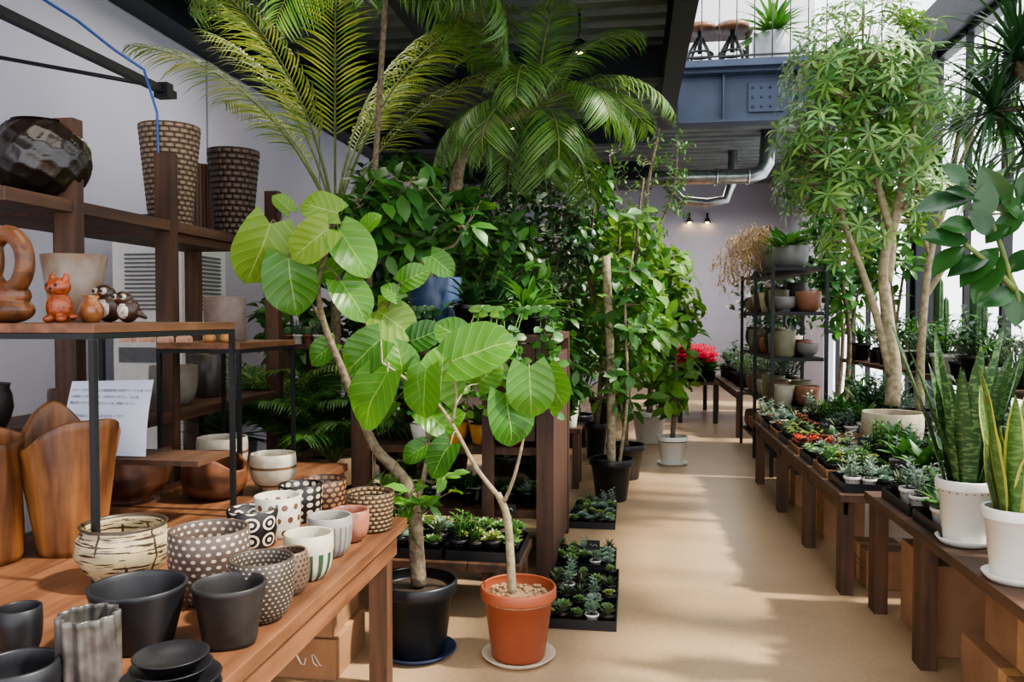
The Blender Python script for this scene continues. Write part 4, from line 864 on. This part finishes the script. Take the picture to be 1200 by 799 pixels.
br.tube(smooth([T2[-1],D(1178,200,d),D(1180,150,d)],4),.013,.011);br.tube(smooth([T1[-2],D(1145,140,d),D(1155,90,d)],4),.013,.011)
potted('potted_dracaena','tall branching dracaena with spiky narrow leaf crowns','potted plant',c,.13,.24,'rim',blkp,None,fo,br,LM,barkG)
c=Vector((2.5,3.2,0)); br=MB();fo=MB(); top=D(1195,70,3.9)
br.tube(smooth([c+Vector((0,0,.3)),c+Vector((0,.1,1.5)),Vector((c.x-.05,3.5,2.4)),top+Vector((.1,0,-.1)),top],4),.03,.02)
for i in range(110): fo.leaf(top,dirv(i*2.4,U(-.7,1.4)),UPV,U(.35,.5),.022,'strap',.2,1.0,4)
for q_ in (D(1210,170,3.9),D(1165,130,3.9)):
    for i in range(60): fo.leaf(q_,dirv(i*2.4,U(-.7,1.3)),UPV,U(.3,.42),.022,'strap',.2,1.0,4)
    br.tube([Vector((c.x-.05,3.5,2.3)),q_],.015,.012)
potted('potted_dracaena','spiky yucca like plant with thin dark leaves','potted plant',c,.2,.35,'rim',blkp,None,fo,br,LD,bark)
c=Vector((1.95,3.1,.56)); d=3.0; br=MB();fo=MB()
Rt=[smooth([c+Vector((0,0,.2)),D(1225,400,d),D(1190,340,d),D(1170,280,d),D(1150,230,d)],4),smooth([c+Vector((0,0,.2)),D(1240,380,d),D(1215,300,d),D(1200,230,d)],4),smooth([D(1190,340,d),D(1160,310,d),D(1130,285,d)],4)]
for s in Rt: br.tube(s,.013,.007)
S=sum(Rt,[])
for (ax,ay,tx,ty) in [(1135,218,1108,192),(1138,232,1075,240),(1150,235,1112,218),(1130,288,1092,318),(1135,282,1085,275),(1150,260,1160,212),(1165,280,1198,245),(1160,300,1112,318),(1175,300,1140,350),(1180,320,1215,290),(1190,340,1150,355),(1195,240,1215,190),(1180,250,1150,197),(1195,340,1190,380),(1165,275,1140,248),(1205,300,1240,330),(1170,290,1125,330),(1200,260,1175,225),(1210,330,1225,370),(1145,265,1105,262),(1155,285,1180,262),(1160,240,1185,215)]:
    a=D(ax,ay,d);b=D(tx,ty,d-.03); L=(b-a).length; fo.leaf(a,b-a,(CAM-a).normalized()*U(.5,1)+UPV*.6+Vector((U(-.4,.4),0,0)),L*1.05,max(L*.55,.08),'ovate',.2,.35,6,2,0)
    nb=near(S,ax,ay,d); br.tube([nb,a],.004,.003,seg=5)
potted('potted_rubber_plant','rubber plant with thick glossy oval leaves in a white pot','potted plant',c,.12,.22,'rim',whp,None,fo,br,LR,stemG)
for i in range(2):
    y=6.6+i*.75; h=.85; c=Vector((2.6,y,.95)); m=MB()
    for k in range(3):
        b=c+Vector((.04*cos(k*2.1),.04*sin(k*2.1),.12)); hh=h*(.6,1,.8)[k]; m.lathe([(.02,0),(.025,.1),(.026,hh*.7),(.022,hh*.92),(.001,hh)],30,0,b,lambda a,z,r:1+.16*cos(6*a))
    thing('potted_cactus','tall ribbed column cactus in a black pot by the window','potted cactus',c,[('pot',potmb('rim',.09,.14,c),blkp),('soil',soil(.09,.14,c,.86,'rim'),soilM),('stem',m,CAC)],group='column cacti')
P=[];x0,x1,y0,y1=1.2,1.68,7.3,9.3
for x in (x0,x1-.03):
    for y in (y0,(y0+y1)/2,y1-.03): l=MB(); l.box((x,y,0),(x+.03,y+.03,1.86)); P.append(('post',l,blk))
for z in (1.84,1.45,1.05,.62,.2): b_=MB(); b_.box((x0+.031,y0+.031,z-.03),(x1-.031,y1-.031,z)); P.append(('shelf_board',b_,blk))
thing('metal_shelf','black metal shelf rack filled with ceramic pots','shelf',(1.44,8.3,0),P)
pm=[mat('cream_pot','#a69c88'),mat('brown_pot','#6c4f3c'),mat('olive_pot','#6e6a4e'),mat('clay_pot','#875842'),mat('grey_pot','#757370'),mat('dark_pot','#302925')]
protP=[]
for i,kd in enumerate(('taper','barrel','cyl','cup','bowl','urn')):
    H=(.17,.19,.22,.16,.13,.25)[i]; r=solid('ceramic_pot',('cream tapered','brown rounded','olive cylindrical','clay','low grey','dark urn shaped')[i]+' ceramic pot on the metal shelf','pot',(0,0,0),potmb(kd,.1,H,seg=24),pm[i],link=False); protP.append(r)
for z in (1.45,1.05,.62,.2):
    for j in range(8):
        for x in (1.33,1.54):
            if R_()<.95: dup(random.choice(protP),(x,7.45+j*.24,z+.0005),U(0,6),U(.9,1.1),'ceramic pots on the metal shelf')
for x,y,R,H,M,k in ((1.45,8.5,.17,.26,pm[4],'p'),(1.42,7.65,.16,.2,pm[4],'g'),(1.45,9.05,.15,.3,pm[0],'p'),(1.4,8.08,.13,.2,pm[4],'g')):
    c=Vector((x,y,1.8401)); fo=MB()
    if k=='p':
        for i in range(34):
            th=pi+U(-1.3,1.3); b=c+Vector((0,0,H*.8)); e=b+dirv(th,U(.3,1.1))*U(.22,.42); fo.tube([b,e],.003,seg=4); v=dirv(th,U(-.9,0))
            for j in range(26): fo.leaf(e+v*(j*.012)-Vector((0,0,j*j*.0005)),dirv(U(0,6.3),U(-1.2,.4)),UPV,.08,.016,'lance',.1,.8,2)
        potted('dried_pampas_arrangement','dried beige pampas plumes spilling from a pot','dried plant',c,R,H,'cup',M,None,fo,None,PAM)
    else:
        for i in range(34): fo.leaf(c+Vector((0,0,H*.85)),dirv(i*2.4,U(.2,1.4)),UPV,U(.18,.32),.08,'ovate',.2,.8,4)
        potted('potted_foliage_plant','leafy green plant in a glazed pot on the metal shelf','potted plant',c,R,H,'cup',M,None,fo,None,LM)
bench('plant_bench','black flower stand holding red blooms near the end wall',.6,1.15,10.9,12.6,.55,M=blk)
for i in range(3):
    for j in range(7):
        c=Vector((.7+i*.17,11.0+j*.23,.55)); 
        if i+j==0:
            fo=MB();fl=MB()
            for k in range(30): fo.leaf((0,0,.12),dirv(k*2.4,U(.2,1.2)),UPV,.17,.08,'ovate',.2,.6,3)
            for k in range(22): rosette(fl,(U(-.11,.11),U(-.11,.11),U(.22,.36)),.05,6,rings=2)
            fp=thing('potted_flower','cyclamen with red pink blooms in a small pot','potted plant',(0,0,0),[('pot',potmb('rim',.065,.12,seg=14),blkp),('foliage',fo,LM),('flower',fl,PK)],link=False)
        dup(fp,c,U(0,6),U(1,1.3),'red flowering plants')
for i,(x,y,z,rx,rz,n,L,LMt,h) in enumerate([(2.12,8.6,2.3,.5,.9,100,.16,LM,3.0),(2.5,10.4,2.2,.5,1.1,100,.18,LM,3.0),(2.2,12.8,1.8,.7,1.0,100,.2,LD,2.4),(2.22,7.5,2.4,.4,.9,90,.14,LM,3.2)]):
    c=Vector((x,y,0))
    T=[c+Vector((0,0,.25)),c+Vector((.06,0,h*.4)),c+Vector((-.06,0,h*.7)),c+Vector((0,0,h))]
    tree('potted_tree','green leafy tree in a black pot near the windows',c,.17,.35,'rim',blkp,[(T,.03,.01),([T[1],c+Vector((rx*.5,0,z))],.014,.007)],[((c+Vector((0,0,z)),(rx,rx*.8,rz),n,'alt',L,L*.45),dict(nl=5,droop=.7,shell=.4,zmax=3.9))],LMt,bark,group='trees near the windows')
LZ=4.381
for px in (820,858):
    p=D(px,60,10.1); c=Vector((p.x,10.1,LZ)); s=MB(); s.lathe([(.001,.46),(.19,.46),(.2,.48),(.19,.52),(.001,.53)],26,0,c); P=[('seat',s,woodT)]
    ped=MB(); ped.tube([c+Vector((0,0,.2)),c+Vector((0,0,.46))],.028); ped.lathe([(.15,.17),(.17,.18),(.15,.2),(.13,.18),(.15,.17)],24,0,c); P.append(('footrest',ped,blk))
    for k in range(4): a=k*pi/2+.6; l=MB(); l.tube([c+Vector((.03*cos(a),.03*sin(a),.38)),c+Vector((.15*cos(a),.15*sin(a),.2)),c+Vector((.2*cos(a),.2*sin(a),.01))],.018); P.append(('leg',l,blk))
    thing('bar_stool','round wooden seat stool with black iron legs on the loft','stool',c,P,group='loft stools')
c=Vector((D(835,60,11.2).x,11.2,LZ)); t=MB(); t.box((c.x-.6,11.0,LZ+.76),(c.x+.5,11.4,LZ+.8)); P=[('tabletop',t,woodT)]
for dx in (-.55,.42):
    l=MB(); l.box((c.x+dx,11.16,LZ),(c.x+dx+.05,11.22,LZ+.76)); P.append(('leg',l,blk))
thing('counter_table','narrow wooden counter table on the loft','table',c,P)
c=Vector((D(905,60,10.5).x,10.5,LZ)); fo=MB()
for i in range(90): fo.leaf(c+Vector((0,0,.5)),dirv(i*2.4,U(0,1.4)),UPV,U(.35,.7),.06,'lance',.2,1.0,4)
potted('potted_foliage_plant','green plant in a grey white planter on the loft','potted plant',c,.24,.5,'straight',mat('pale_grey_planter','#a5a8ac'),None,fo,None,LM)
# ---------------- light ----------------
w=bpy.data.worlds.new('sky'); SC.world=w; w.use_nodes=True; bg=w.node_tree.nodes['Background']; bg.inputs[0].default_value=(.92,.95,1,1); bg.inputs[1].default_value=2.3
def area(name,loc,rot,sx,sy,e,col=(1,1,1)):
    l=bpy.data.lights.new(name,'AREA'); l.shape='RECTANGLE'; l.size=sx;l.size_y=sy;l.energy=e;l.color=col; o=bpy.data.objects.new(name,l); o.location=loc;o.rotation_euler=rot; COL.objects.link(o)
for x,y,e in ((-1.3,2.0,22),(-2.4,5.6,30),(-.9,9.5,35),(1.2,14.5,70)): area('ceiling_fill_light',(x,y,3.58),(0,0,0),1.6,1.6,e,(1,.92,.82))  # added fill lamps below the ceiling to brighten the room, no real fixtures
sl=bpy.data.lights.new('sun','SUN'); sl.energy=6; sl.angle=radians(3.5); sl.color=(1,.92,.8); so=bpy.data.objects.new('sun',sl); COL.objects.link(so)
so.rotation_euler=Vector((-.62,.05,-.76)).to_track_quat('-Z','Y').to_euler()
SC.view_settings.view_transform='AgX'
try: SC.view_settings.look='AgX - Medium High Contrast'
except Exception as e: print(e)
SC.view_settings.exposure=.5
